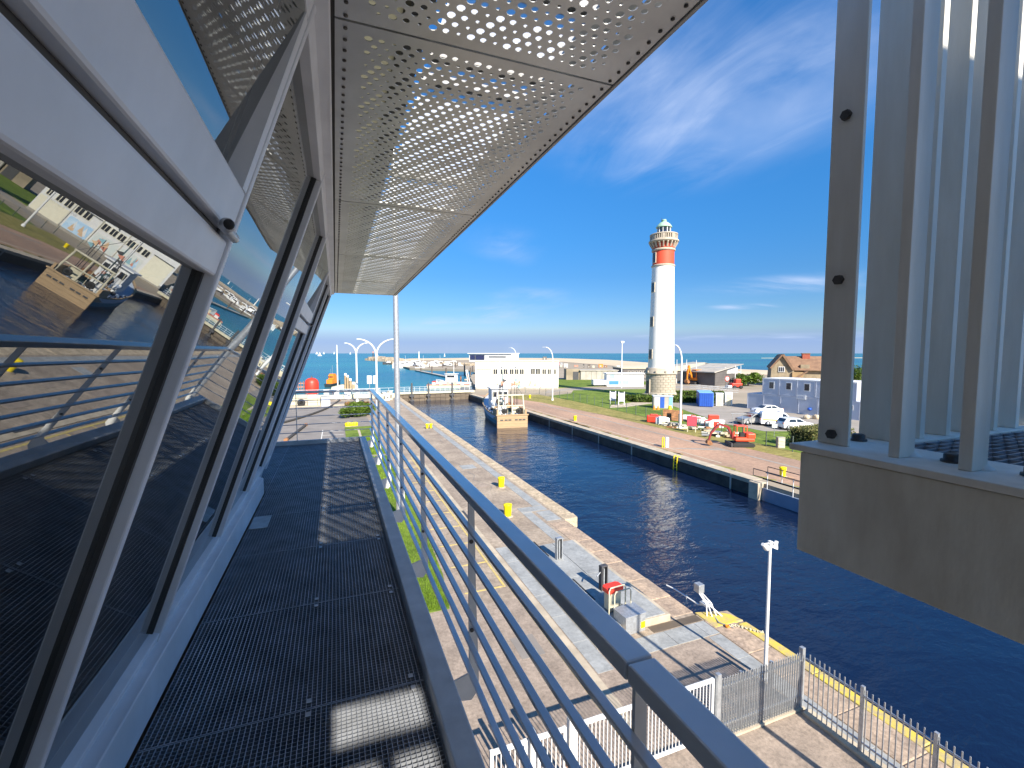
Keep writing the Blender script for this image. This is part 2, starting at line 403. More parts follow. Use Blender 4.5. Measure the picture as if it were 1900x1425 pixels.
m_lhred = mat('lighthouse red', (0.62, 0.075, 0.03), rough=0.6, var=0.1, scale=0.6)
m_lhwhite = mat('lighthouse white', (0.84, 0.83, 0.79), rough=0.65, col2=(0.74, 0.72, 0.66), scale=0.9, detail=9, stretch=(1.4, 1.4, 0.12), lo=0.3, hi=0.55)
m_ashlar = mat('pale ashlar', (0.44, 0.38, 0.295), rough=0.85, var=0.16, scale=1.5, bump=0.2, bscale=4)
m_mortar = mat('mortar', (0.30, 0.25, 0.20), rough=0.95)
m_copper = mat('green copper', (0.32, 0.50, 0.36), rough=0.6, var=0.15)
m_dark = mat('dark grey', (0.06, 0.06, 0.065), rough=0.6, var=0.2)
m_black = mat('black rubber', (0.018, 0.018, 0.018), rough=0.7, var=0.2)
m_hose = mat('dusty black hose', (0.06, 0.055, 0.05), rough=0.75, var=0.3)
m_winglass = mat('dark window', (0.03, 0.035, 0.045), rough=0.12, var=0.3, spec=0.8)
m_blueglass = mat('blue window', (0.03, 0.035, 0.10), rough=0.12, var=0.3, spec=0.8)
m_greybld = mat('grey cabin panel', (0.48, 0.51, 0.58), rough=0.55, var=0.07, scale=0.7)
m_blue = mat('blue paint', (0.02, 0.09, 0.42), rough=0.5, var=0.12)
m_ltblue = mat('light blue', (0.20, 0.42, 0.75), rough=0.5, var=0.12)
m_slatebld = mat('dark cladding', (0.115, 0.105, 0.10), rough=0.7, var=0.15, scale=0.4)
m_greyconc = mat('grey concrete', (0.40, 0.37, 0.32), rough=0.85, var=0.18, scale=0.5)
m_tile = mat('brown roof tile', (0.27, 0.16, 0.095), rough=0.85, col2=(0.18, 0.105, 0.065), scale=1.0)
m_housestone = mat('house stone', (0.36, 0.29, 0.19), rough=0.9, col2=(0.22, 0.18, 0.12), scale=0.8)
m_brick = mat('ochre brick', (0.36, 0.24, 0.12), rough=0.9, var=0.2, scale=1.0)
m_wood = mat('weathered wood', (0.44, 0.30, 0.16), rough=0.8, col2=(0.34, 0.24, 0.14), scale=1.5, stretch=(1, 1, 6))
m_rust = mat('rusty deck gear', (0.30, 0.14, 0.06), rough=0.85, var=0.4, scale=2)
m_hullblue = mat('hull turquoise', (0.03, 0.17, 0.22), rough=0.45, var=0.1)
m_hullpale = mat('hull pale blue', (0.50, 0.57, 0.66), rough=0.45, var=0.06)
m_hulldark = mat('hull dark', (0.02, 0.035, 0.04), rough=0.5)
m_net = mat('fishing net', (0.05, 0.12, 0.13), rough=0.9, var=0.4, scale=3)
m_mud = mat('brown timber gate', (0.17, 0.135, 0.095), rough=0.85, col2=(0.09, 0.07, 0.052), scale=0.7, stretch=(0.4, 1, 3))
m_pale = mat('pale concrete', (0.56, 0.52, 0.38), rough=0.85, var=0.15)
m_rock = mat('breakwater rock', (0.34, 0.28, 0.20), rough=0.95, var=0.3, scale=0.2)
m_pile = mat('steel pile', (0.12, 0.095, 0.08), rough=0.8, var=0.3)
m_blend = mat('blue grey panel', (0.20, 0.25, 0.34), rough=0.4, var=0.08)
m_leaf = mat_leaf('shrub leaf', (0.16, 0.24, 0.03), (0.06, 0.11, 0.015), 2.5)
m_leafdk = mat_leaf('hedge leaf', (0.15, 0.22, 0.03), (0.05, 0.09, 0.012), 2.0)
m_leaffl = mat_leaf('pale hedge leaf', (0.34, 0.30, 0.12), (0.09, 0.13, 0.03), 3.0)
m_blade = mat_leaf('grass blade', (0.22, 0.34, 0.03), (0.10, 0.19, 0.02), 1.0)
m_twig = mat('twig', (0.10, 0.07, 0.045), rough=0.9)
m_canal = mat_water('canal water', (0.004, 0.010, 0.032), 0.02,
    [(0.30, 0.42, 0.30, R(20), (1, 1.5, 1), 2), (1.0, 0.40, 0.10, R(-25), (1, 1.9, 1), 3), (3.0, 0.48, 0.045, R(10), (1, 1.8, 1), 4)], spec=0.85, patch=True)
m_sea = mat_water('sea water', (0.012, 0.105, 0.175), 0.25,
    [(0.05, 0.5, 0.9, -YAW, (1, 2.2, 1), 4), (0.5, 0.6, 0.25, R(10), (1, 2.0, 1), 3)], col2=(0.022, 0.17, 0.20), spec=0.16)

# ---------------------------------------------------------------- the setting: water, quays, land
WZ = -1.2
def struct(o): return tag(o, kind='structure')
struct(MB().add([(-30000, 103.6, WZ - 0.02), (40000, 103.6, WZ - 0.02), (40000, 50000, WZ - 0.02), (-30000, 50000, WZ - 0.02)], [(0, 1, 2, 3)]).build('sea', m_sea))
struct(MB().add([(11, -120, WZ), (31, -120, WZ), (31, 103.6, WZ), (11, 103.6, WZ)], [(0, 1, 2, 3)]).build('canal_water', m_canal))

# left bank: one body with the recess of the lock gate in its edge
EDGE = [(13.3, -120), (13.3, 12.4), (12.0, 12.6), (12.0, 22.8), (12.9, 23.6), (12.9, 103.5)]
q = MB()
left_poly = EDGE + [(12.9, 104), (-300, 104), (-300, -120)]
q.prism(left_poly, -4, 0.0)
left = struct(q.build('quay_ground', m_quay))
q = MB()
for i in range(len(EDGE) - 1):
    a, b = Vector((*EDGE[i], 0)), Vector((*EDGE[i + 1], 0))
    d = (b - a).normalized(); nrm = Vector((d.y, -d.x, 0)) * 0.004
    q.add([a + nrm + Vector((0, 0, -4)), b + nrm + Vector((0, 0, -4)), b + nrm + Vector((0, 0, -0.28)), a + nrm + Vector((0, 0, -0.28))], [(3, 2, 1, 0)])
struct(q.build('quay_wall_face', m_wall, left)); 
# coping stones along the left edge, one by one, slightly uneven
def coping(parent, m, x0, x1, y0, y1, step, z0=-0.27, z1=0.02, name='coping_stone', jit=0.012, bev=0.025):
    y = y0
    while y < y1 - 0.2:
        L = min(step * random.uniform(0.8, 1.2), y1 - y)
        if y1 - y - L < 0.5: L = y1 - y
        b = MB(); b.box(x0 + random.uniform(-jit, jit), x1 + random.uniform(-jit, jit) * 2, y + 0.012, y + L - 0.012, z0, z1 + random.uniform(-jit, jit) * 0.7)
        b.build(name, m, parent, bevel=bev)
        y += L
coping(left, m_stone, 12.02, 12.93, 23.7, 103.4, 2.2, bev=0.05)
coping(left, m_pinkst, 10.95, 12.05, 12.75, 22.7, 1.5)
coping(left, m_pinkst, 12.0, 12.95, 5.0, 12.2, 1.3)
coping(left, m_pinkst, 12.0, 12.95, -14.0, 5.0, 1.9)
coping(left, m_ylwedge, 12.96, 13.33, -14.0, 11.6, 2.6, z1=0.035, name='yellow_edge_block')
b = MB(); b.prism([(12.06, 12.72), (12.06, 11.7), (13.33, 11.7), (13.2, 12.15), (12.8, 12.5)], -0.27, 0.035); b.build('yellow_edge_block', m_ylwedge, left, bevel=0.03)
b = MB(); b.prism([(12.0, 22.75), (12.9, 22.9), (13.0, 23.65), (12.0, 23.65)], -0.6, 0.03); b.build('coping_stone', m_stone, left, bevel=0.05)
# grey paving slabs parallel to the edge and round the recess
def slabs(parent, x0, x1, y0, y1, step, along='y', z=0.012, m=m_slab):
    a, b_ = (y0, y1) if along == 'y' else (x0, x1)
    while a < b_ - 0.05:
        L = min(step, b_ - a); b = MB()
        zz = z + random.uniform(-0.003, 0.003)
        if along == 'y': b.box(x0, x1, a + 0.006, a + L - 0.006, -0.1, zz)
        else: b.box(a + 0.006, a + L - 0.006, y0, y1, -0.1, zz)
        b.build('paving_slab', m, parent, bevel=0.006); a += L
slabs(left, 11.25, 11.85, 25.6, 96.0, 3.0)
slabs(left, 10.15, 10.75, 20.4, 24.7, 2.1)
slabs(left, 10.15, 11.85, 24.75, 25.55, 0.9, 'x')
slabs(left, 11.0, 11.9, 23.0, 24.6, 0.8)
slabs(left, 7.05, 7.62, 11.2, 20.6, 1.55)
slabs(left, 7.65, 12.0, 11.45, 12.2, 1.3, 'x')
slabs(left, 11.45, 11.97, -6.0, 11.4, 1.8)
# asphalt sheets, kerb lines, grass strip
struct(MB().prism([(-60, 44), (4.2, 44), (4.2, 96), (-60, 96)], -0.1, 0.004).build('car_park_asphalt', m_tar))
struct(MB().prism([(-12, -40), (11.4, -40), (11.4, 11.4), (7.0, 11.4), (7.0, 16), (4.6, 16), (4.6, 44), (-12, 44)], -0.1, 0.004).build('yard_asphalt', m_tarnear))
k = MB(); k.box(6.62, 6.98, 8.9, 42, -0.1, 0.05); struct(k.build('kerb', m_kerb, bevel=0.015))
struct(MB().prism([(3.05, 16.2), (3.75, 16.2), (4.1, 19), (4.25, 24), (4.3, 43.5), (2.6, 43.5), (2.6, 16.2)], -0.1, 0.03).build('grass_strip', m_grass))
struct(MB().prism([(2.35, 12), (2.6, 12), (2.6, 60), (2.35, 60)], -0.1, 0.06).build('strip_kerb', m_kerb))
struct(MB().prism([(0.9, 44.2), (4.2, 44.2), (4.4, 62), (0.9, 62)], -0.1, 0.05).build('planting_bed', m_grass))
g = MB()
for i in range(16000):
    if i % 3:
        y = 16.3 + 27 * random.random() ** 1.6; x = random.uniform(2.65, 3.72 + min(0.5, (y - 16) * 0.1))
    else: x, y = random.uniform(0.95, 4.2), random.uniform(44.4, 53)
    h = random.uniform(0.04, 0.13) * (1.7 if y > 44 else 1); a = random.uniform(0, 6.28); w = 0.012 if y < 30 else 0.03
    dx, dy = math.cos(a) * w, math.sin(a) * w
    g.add([(x - dx, y - dy, 0.02), (x + dx, y + dy, 0.02), (x + random.uniform(-0.05, 0.05), y + random.uniform(-0.05, 0.05), 0.03 + h)], [(0, 1, 2)])
tag(g.build('grass', m_blade), 'short bright green grass on the strip below the walkway', 'grass', kind='stuff')
# yellow bay markings of the road below, and white ones of the car park
def line(x0, x1, y0, y1, m, z=0.008, name='road_marking'):
    return struct(MB().box(x0, x1, y0, y1, -0.02, z).build(name, m))
line(6.18, 6.28, 17.0, 42.0, m_ylwline, 0.010)
line(6.36, 6.46, 8.6, 42.0, m_ylwline, 0.010)
for i in range(11): line(4.55 if i < 4 else 4.7, 6.17, 17.0 + i * 2.35, 17.09 + i * 2.35, m_ylwline, 0.009)
for i in range(5): line(-1.6, 0.7, 49 + i * 2.6, 49.1 + i * 2.6, m_whiteline, 0.009)
line(-1.72, -1.62, 49, 61, m_whiteline, 0.009)
# a long cut and a steel hatch in the quay, stains as separate worn plates
tagm = MB().box(9.55, 10.75, 36.0, 37.3, -0.05, 0.014); struct(tagm.build('access_hatch', m_slab, left, bevel=0.01))
struct(MB().box(6.85, 6.98, 24.0, 26.2, -0.05, 0.075).build('drain_cover', m_dark, left))

# sealed cracks and patched cuts in the quay surface
rq = random.Random(5)
for i in range(9):
    x, y = rq.uniform(7.2, 10.6), rq.uniform(22, 70); pts = [Vector((x, y, 0))]
    for k in range(6): pts.append(pts[-1] + Vector((rq.uniform(-0.5, 0.5), rq.uniform(0.4, 1.4), 0)))
    cr = MB()
    for p, q_ in zip(pts, pts[1:]):
        d = (q_ - p).normalized(); e_ = Vector((-d.y, d.x, 0)) * rq.uniform(0.015, 0.035); u = Vector((0, 0, 0.006 + 0.0004 * i)); cr.add([p - e_ + u, p + e_ + u, q_ + e_ + u, q_ - e_ + u], [(3, 2, 1, 0)])
    struct(cr.build('sealed_crack', m_tar, left))
for x0, x1, y0, y1 in ((8.2, 9.0, 26.0, 27.6), (7.4, 9.6, 44, 45.2), (9.2, 10.0, 30.6, 31.5), (8.0, 8.5, 33, 39), (5.2, 6.0, 12.6, 13.7), (9.0, 10.6, 9.2, 9.9), (7.6, 8.1, 4.5, 7.4)):
    struct(MB().box(x0, x1, y0, y1, -0.05, 0.011).build('patched_cut', m_tarnear if y0 > 20 else m_tar, left))

# right bank
shore = [at(884, 722), at(872, 700), at(884, 686), at(760, 683), at(742, 678), at(726, 668.5), at(760, 665.5), at(900, 663.8), at(1035, 664.8), at(1130, 668), at(1240, 676), at(1330, 684), at(1430, 688), at(1600, 697), Vector((700, -120, 0))]
right_poly = [(29.0, -120), (29.0, 103.5)] + [(p.x, p.y) for p in shore]
right = struct(MB().prism(right_poly, -4, 0.0).build('land', m_land))
beach = [at(1035, 664.8), at(1130, 668), at(1240, 676), at(1330, 684), at(1430, 688), at(1600, 697), at(1600, 703), at(1300, 692), at(1160, 681), at(1045, 672), at(900, 667.2), at(760, 668.5), at(728, 668.7), at(760, 665.5), at(900, 663.8)]
struct(MB().prism([(p.x, p.y) for p in beach], -0.5, 0.25).build('beach', m_sand))
struct(MB().add([(29.0 - 0.004, -60, -4), (29.0 - 0.004, 103.5, -4), (29.0 - 0.004, 103.5, -0.3), (29.0 - 0.004, -60, -0.3)], [(0, 1, 2, 3)]).build('quay_wall_face', m_wall, right))
coping(right, m_kerb, 28.96, 29.95, 25.0, 103, 4.6, z0=-0.3, z1=0.03)
coping(right, m_kerb, 28.96, 29.95, -60, 12.5, 4.6, z0=-0.3, z1=0.03)
for y in (27, 33.5, 40, 46.5, 53, 60): MB().box(28.93, 28.99, y, y + 0.14, -1.6, -0.02).build('fender_strip', m_greyconc, right)
struct(MB().prism([(29.96, -120), (37.6, -120), (38.2, 30), (38.4, 60), (37.0, 80), (33.5, 96), (29.96, 101)], -0.1, 0.006).build('red_path', m_path))
struct(MB().prism([(37.6, -120), (41.0, -120), (41.2, 33), (41.8, 44), (43.0, 56), (44.0, 80), (43.5, 96), (33.5, 96), (37.0, 80), (38.4, 60), (38.2, 30)], -0.1, 0.014).build('verge', m_verge))
vs = MB()
for i in range(60):
    y = random.uniform(18, 92); vs.add([(29.96, y, 0.016), (30.0 + random.uniform(0.2, 0.8), y + 0.6, 0.016), (29.96, y + random.uniform(1.2, 3.0), 0.016)], [(0, 1, 2)])
tag(vs.build('verge_tufts', m_verge), 'thin dry grass creeping over the edge stones of the red path', 'grass', kind='stuff')
lawn = [(41.2, 30), (60, 30), (55.5, 38), (49, 40.5), (48.5, 46.5), (54, 60), (60, 74), (76, 76), (80, 90), (78, 101), (57, 104), (52, 96), (44, 92), (44, 80), (43, 56), (41.8, 44)]
struct(MB().prism(lawn, -0.1, 0.012).build('lawn', m_grass))
struct(MB().prism([(56, 112), (98, 116), (96, 150), (60, 150)], -0.1, 0.02).build('lawn_mound', m_grass))
struct(MB().prism([(48.7, 40.6), (55.6, 38.1), (70, 30), (80, 44), (66, 66), (60, 72), (54, 60), (48.6, 46.4)], -0.1, 0.016).build('car_park', m_park))
struct(MB().prism([(46, 98), (56, 104.5), (78, 101.5), (110, 96), (110, 103), (80, 109), (52, 108.5)], -0.1, 0.018).build('pavement', m_park))
struct(MB().prism([(44.5, 68), (48, 68), (58, 72), (60, 74), (56, 75), (47, 71.5)], -0.1, 0.02).build('foot_path', m_kerb))
line(30.9, 31.1, 30, 80, m_kerb, 0.012, 'path_edging')
line(35.4, 35.75, 24, 78, m_park, 0.012, 'path_edging')
struct(MB().prism([(31.0, 36.9), (31.6, 36.2), (35.7, 33.6), (35.7, 34.6)], -0.05, 0.02).build('path_edging', m_park))
# distant sand bank and the far breakwater
p0 = at(1425, 664.5, WZ)
struct(MB().prism([(p0.x - 20, p0.y), (p0.x + 160, p0.y + 20), (p0.x + 420, p0.y - 60), (p0.x + 420, p0.y - 110), (p0.x + 120, p0.y - 25)], -3, WZ + 0.5).build('sand_bank', m_sand))

# the quay plain behind the viewer is the same ground; the far left shore stays open water

# ---------------------------------------------------------------- the control building around the viewer
FZ = 7.8                                   # walkway level
SOF = 10.65                                # underside of the canopy
XB, XT, ZB, ZT = -1.0, -0.05, 7.98, SOF    # leaning glass wall: foot and head
def wall_pt(z, y, off=0.0):                # point on the leaning wall; off = proud of it
    t = (z - FZ) / (SOF - FZ); nx, nz = (SOF - FZ), -(XT - XB); L = math.hypot(nx, nz)
    return Vector((XB + (XT - XB) * t + off * nx / L, y, z + off * nz / L))
cb = thing('control_building', 'glazed lock control building with outward leaning windows beside the grating walkway', 'building')
MUL = [(-2.2, -2.2), (-0.95, -0.9), (0.28, 0.42), (1.53, 1.66), (2.78, 3.12), (4.10, 4.60), (5.32, 6.45), (6.42, 7.82), (7.02, 9.25)]
def mul_y(i, z):
    a, b_ = MUL[i]; return a + (b_ - a) * (z - FZ) / (SOF - FZ)
def wp(i, z, off=0.0, dy=0.0): return wall_pt(z, mul_y(i, z) + dy, off)
wall_up = (wall_pt(9, 0, 1) - wall_pt(9, 0, 0)).normalized()
for i in range(len(MUL)):
    last = i == len(MUL) - 1
    b = MB(); b.hexa([wp(i, 7.9, -0.06, -0.017), wp(i, 7.9, -0.06, 0.017), wp(i, 7.9, 0.036, 0.017), wp(i, 7.9, 0.036, -0.017),
                      wp(i, 10.7, -0.06, -0.017), wp(i, 10.7, -0.06, 0.017), wp(i, 10.7, 0.036, 0.017), wp(i, 10.7, 0.036, -0.017)])
    b.build('mullion', m_frame, cb, bevel=0.006)
OPEN = {2: 1, 5: 1}
for i in range(len(MUL) - 1):
    zl, zh = 8.06, 10.60
    w = thing('window', None, None); w.parent = cb
    def fr(z0, z1, d0, d1, o0, o1, name, m, par, i=i, bev=0.004):
        b = MB(); P4 = lambda z, e, o: wp(i + (1 if e else 0), z, o, -d1 if e else d0)
        b.hexa([P4(z0, 0, o0), P4(z0, 1, o0), P4(z0, 1, o1), P4(z0, 0, o1), P4(z1, 0, o0), P4(z1, 1, o0), P4(z1, 1, o1), P4(z1, 0, o1)])
        return b.build(name, m, par, bevel=bev)
    def jamb(e, z0, z1, d0, d1, o0, o1, name, m, par, i=i):
        b = MB(); ii = i + e; sg = -1 if e else 1
        q4 = lambda z, d, o: wp(ii, z, o, sg * d)
        b.hexa([q4(z0, d0, o0), q4(z0, d1, o0), q4(z0, d1, o1), q4(z0, d0, o1), q4(z1, d0, o0), q4(z1, d1, o0), q4(z1, d1, o1), q4(z1, d0, o1)])
        return b.build(name, m, par)
    for e in (0, 1):
        jamb(e, zl, zh, 0.018, 0.036, -0.05, 0.002, 'gasket', m_framedark, w)
    fr(8.0, 8.06, 0.018, 0.018, -0.05, 0.03, 'window_frame', m_frame, w)
    fr(10.55, 10.64, 0.018, 0.018, -0.05, 0.03, 'window_frame', m_frame, w)
    if i in OPEN:
        fr(9.735, 9.840, 0.018, 0.018, -0.05, 0.030, 'transom', m_frame, w, bev=0.008)
        fr(9.842, 9.864, 0.04, 0.04, -0.05, 0.0, 'gasket', m_framedark, w)
        sash = fr(9.866, 9.99, 0.020, 0.020, -0.03, 0.032, 'sash_rail', m_frame, w, bev=0.008)
        jamb(1, 9.99, 10.54, 0.02, 0.07, -0.03, 0.032, 'sash_stile', m_frame, w)
        jamb(0, 9.99, 10.54, 0.02, 0.07, -0.03, 0.032, 'sash_stile', m_frame, w)
        panes = [(8.06, 9.735, -0.012, -0.012), (9.99, 10.54, -0.028, 0.028)]
        st = MB(); a = wp(i + 1, 9.853, 0.05, -0.045); c = wp(i + 1, 9.853, 0.05, -0.20)
        st.tube([a, c], 0.013, 10); st.ball(c + Vector((0.01, 0, 0)), 0.02, 10, 6)
        st.build('window_stay', m_galv, w)
        MB().ball(c + Vector((0.016, -0.012, 0)), 0.014, 10, 6).build('stay_knob', m_black, w)
    else: panes = [(8.06, 10.55, -0.012, -0.012)]
    for z0, z1, o, o2 in panes:
        b = MB(); P4 = lambda z, e, oo: wp(i + (1 if e else 0), z, oo, -0.03 if e else 0.03)
        b.add([P4(z0, 0, o), P4(z0, 1, o), P4(z1, 1, o2), P4(z1, 0, o2)], [(0, 1, 2, 3)])
        b.build('pane', m_glass, w)
# white sill board at the foot of the glass, ending in a small return
s = MB()
s.prism([(-0.84, -3), (-0.84, 6.12), (-1.06, 6.5), (-1.06, -3)], FZ + 0.012, FZ + 0.205); s.build('sill_board', m_frame, cb, bevel=0.006)
s = MB(); s.prism([(-0.90, -3), (-0.90, 6.2), (-1.08, 6.95), (-1.08, -3)], FZ + 0.205, FZ + 0.235); s.build('sill_cap', m_frame, cb, bevel=0.006)
MB().box(-0.052, 0.012, -4, 9.28, SOF - 0.055, SOF + 0.25).build('head_trim', m_frame, cb, bevel=0.006)
MB().box(0.0125, 0.06, -4, 9.28, SOF + 0.006, SOF + 0.2).build('shadow_gap', m_darkvoid, cb)
# body of the building, its room and its end face
b = MB(); b.prism([(-0.95, -9), (-0.95, 6.9), (-9, 6.9), (-9, -9)], 0.0, FZ - 0.25); b.build('lower_wall', m_greyconc, cb)
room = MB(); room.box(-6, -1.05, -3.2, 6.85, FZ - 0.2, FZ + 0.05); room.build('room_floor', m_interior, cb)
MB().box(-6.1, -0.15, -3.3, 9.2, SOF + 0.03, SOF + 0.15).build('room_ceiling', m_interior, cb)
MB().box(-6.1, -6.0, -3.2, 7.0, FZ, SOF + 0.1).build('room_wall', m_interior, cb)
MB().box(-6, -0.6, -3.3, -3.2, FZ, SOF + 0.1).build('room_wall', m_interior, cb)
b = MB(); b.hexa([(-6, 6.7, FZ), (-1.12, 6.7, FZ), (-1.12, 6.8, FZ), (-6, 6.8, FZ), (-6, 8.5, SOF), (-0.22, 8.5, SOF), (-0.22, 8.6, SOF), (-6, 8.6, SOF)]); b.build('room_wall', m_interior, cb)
dk = MB(); dk.box(-2.6, -1.9, -2.5, 6.0, FZ + 0.72, FZ + 0.78); dk.box(-2.55, -2.5, -2.5, 6.0, FZ, FZ + 0.72); dk.build('control_desk', m_interior, cb)
e0, e1 = wp(8, 7.95, -0.02), wp(8, 10.62, -0.02)
b = MB(); b.add([e0, e0 + Vector((-5, 0.4, 0)), e1 + Vector((-5, 0.4, 0)), e1], [(0, 1, 2, 3)]); b.build('end_pane', m_glass, cb)
MB().box(-9, -0.06, -9, 9.25, SOF + 0.26, SOF + 0.75).build('roof', m_roofmet, cb)
# stair block behind the viewer
sb = thing('shade_block', 'tall rendered stair block joined to the control building behind the viewer', 'building', (0, 0, 0))
MB().box(1.35, 3.1, -6.5, -2.05, 0, 12.35).build('wall', m_greyconc, sb); MB().box(1.25, 3.2, -6.6, -1.95, 12.35, 12.5).build('roof', m_roofmet, sb)

# --- canopy of perforated panels
cn = thing('canopy', 'perforated metal canopy soffit over the walkway with clear roof sheets above', 'canopy', (0, 0, SOF))
PX0, PX1 = 0.026, 1.14
def soffit_mesh(L, name):
    b = MB(); t = 0.003; W_ = PX1 - PX0
    px, py = 0.0465, 0.0415
    mx, my = 0.075, 0.035
    nx = int((W_ - 2 * mx) / px); ny = int((L - 2 * my) / py)
    x0 = (W_ - nx * px) / 2; y0 = (L - ny * py) / 2
    N = 10
    def flat(xa, xb, ya, yb):
        b.add([(xa, ya, 0), (xa, yb, 0), (xb, yb, 0), (xb, ya, 0)], [(0, 1, 2, 3)])
    def cell(xa, xb, ya, yb, r):
        cx_, cy_ = (xa + xb) / 2, (ya + yb) / 2
        out, inn, top = [], [], []
        for k_ in range(N):
            a = 2 * math.pi * (k_ + 0.5) / N; c_, s_ = math.cos(a), math.sin(a)
            f_ = min((xb - xa) / 2 / max(abs(c_), 1e-6), (yb - ya) / 2 / max(abs(s_), 1e-6))
            inn.append((cx_ + r * c_, cy_ + r * s_, 0)); top.append((cx_ + r * c_, cy_ + r * s_, t))
            out.append((cx_ + f_ * c_, cy_ + f_ * s_, 0))
        b.add(out + inn + top, [(k_, N + k_, N + (k_ + 1) % N, (k_ + 1) % N) for k_ in range(N)] + [(N + k_, 2 * N + k_, 2 * N + (k_ + 1) % N, N + (k_ + 1) % N) for k_ in range(N)])
        # cell corners
        cor = [(xb, yb, 0), (xa, yb, 0), (xa, ya, 0), (xb, ya, 0)]
        for (qx, qy, _) in cor:
            k_ = min(range(N), key=lambda i_: (math.atan2(qy - cy_, qx - cx_) - 2 * math.pi * (i_ + 0.5) / N) % (2 * math.pi))
            b.add([out[k_], (qx, qy, 0), out[(k_ + 1) % N]], [(2, 1, 0)])
    flat(0, W_, 0, y0); flat(0, W_, L - y0, L); flat(0, x0, y0, L - y0); flat(W_ - x0, W_, y0, L - y0)
    sizes = (0.0155, 0.0072, 0.0122)
    for j in range(ny):
        ya = y0 + j * py; sh = (j % 2) * px / 2
        if sh: flat(x0, x0 + sh, ya, ya + py); flat(W_ - x0 - sh, W_ - x0, ya, ya + py)
        for i in range(nx - (1 if sh else 0)):
            xa = x0 + sh + i * px
            cell(xa, xa + px, ya, ya + py, sizes[(i * 2 + j * 2 + (j // 2)) % 3])
    b.box(0, W_, 0, 0.002, 0, 0.03); b.box(0, W_, L - 0.002, L, 0, 0.03); b.box(W_ - 0.002, W_, 0, L, 0, 0.03)
    return b.mesh(name, m_soffit)
me_full = soffit_mesh(2.0, 'soffit_panel')
joints = [-1.26, 0.745 - 0.99]
for y in (-0.25, 1.76, 3.77, 5.78):
    inst('soffit_panel', me_full, cn, (PX0, y + 0.005, 0))
inst('soffit_panel', soffit_mesh(1.66, 'soffit_panel_end'), cn, (PX0, 7.795, 0))
inst('soffit_panel', soffit_mesh(1.55, 'soffit_panel_short'), cn, (PX0, -1.82, 0))
# screw heads along both panel edges
scr = MB()
for k in range(150):
    y = -0.2 + k * 0.0645
    scr.lathe([(0.0075, 0), (0.0075, -0.004), (0.003, -0.006)], 8, (PX0 + 0.035, y, -0.0005)); scr.lathe([(0.0075, 0), (0.0075, -0.004), (0.003, -0.006)], 8, (PX1 - 0.028, y, -0.0005))
tag(scr.build('screw_heads', m_bolt, cn), kind='stuff')
MB().box(0.0, 1.18, 9.462, 9.475, 0.0, 0.085).build('end_trim', m_soffit, cn, bevel=0.002)
MB().box(1.144, 1.16, -4.2, 9.46, -0.006, 0.20).build('edge_trim', m_roofmet, cn, bevel=0.002)
zr = 0.21
MB().box(0.285, 0.365, -1.9, 9.46, 0.10, zr + 0.05).build('canopy_beam', m_darkvoid, cn)
MB().box(1.0, 1.143, -4.2, 9.46, zr, zr + 0.04).build('roof_sheet', m_roofmet, cn)
MB().box(0.03, 0.285, -1.9, 9.46, zr + 0.0, zr + 0.02).build('roof_sheet', m_poly2, cn)
for y0, y1 in ((-0.3, 1.7), (1.72, 3.7), (3.72, 5.7), (5.72, 7.7), (7.72, 9.45)):
    MB().add([(0.44, y0, zr), (1.0, y0, zr), (1.0, y1, zr), (0.44, y1, zr)], [(0, 1, 2, 3)]).build('clear_roof_sheet', m_poly, cn)
for y in (0.55, 0.72, 1.71, 2.2, 2.42, 3.71): MB().box(0.44, 1.0, y - 0.035, y + 0.035, zr + 0.005, zr + 0.05).build('purlin', m_darkvoid, cn)
# solid roof with a framed ladder hatch behind the viewer
MB().box(0.03, 1.0, -1.9, -0.3, zr, zr + 0.04).build('roof_sheet', m_roofmet, cn)
MB().box(0.03, 1.0, -6.0, -3.62, zr, zr + 0.04).build('roof_sheet', m_roofmet, cn)
MB().box(0.03, 0.52, -3.62, -1.9, zr, zr + 0.04).build('roof_sheet', m_roofmet, cn)
MB().box(0.93, 1.0, -3.62, -1.9, zr, zr + 0.04).build('roof_sheet', m_roofmet, cn)
MB().box(0.52, 0.93, -2.35, -1.9, zr, zr + 0.04).build('roof_sheet', m_roofmet, cn)
MB().box(0.52, 0.93, -2.72, -2.65, zr, zr + 0.05).build('hatch_bar', m_darkvoid, cn)
MB().box(0.70, 0.76, -3.62, -2.72, zr, zr + 0.05).build('hatch_bar', m_darkvoid, cn)
MB().box(0.52, 0.93, -3.1, -3.05, zr, zr + 0.05).build('hatch_bar', m_darkvoid, cn)

# --- walkway of steel grating
ww = thing('walkway', 'steel grating walkway along the leaning windows with a pale edge beam', 'walkway', (0, 0, FZ))
gx0, gx1 = -0.83, 0.395
def grating(x0, x1, L):
    b = MB(); pt = 0.0225; n = int((x1 - x0) / pt)
    for i in range(n + 1):
        x = x0 + i * (x1 - x0) / n; b.box(x - 0.0014, x + 0.0014, 0, L, -0.03, 0.0)
    m_ = int(L / pt)
    for j in range(m_ + 1):
        y = j * L / m_; b.box(x0, x1, y - 0.0010, y + 0.0010, -0.028, -0.0015)
    b.box(x0, x1, 0, 0.004, -0.032, 0.001); b.box(x0, x1, L - 0.004, L, -0.032, 0.001)
    return b.mesh('grating_panel', m_grate)
meg = grating(gx0, gx1, 0.994); meg2 = grating(-2.4, -0.836, 0.994)
clip_me = MB().box(-0.012, 0.012, -0.015, 0.015, 0.0, 0.006).mesh('fixing_clip', m_galv)
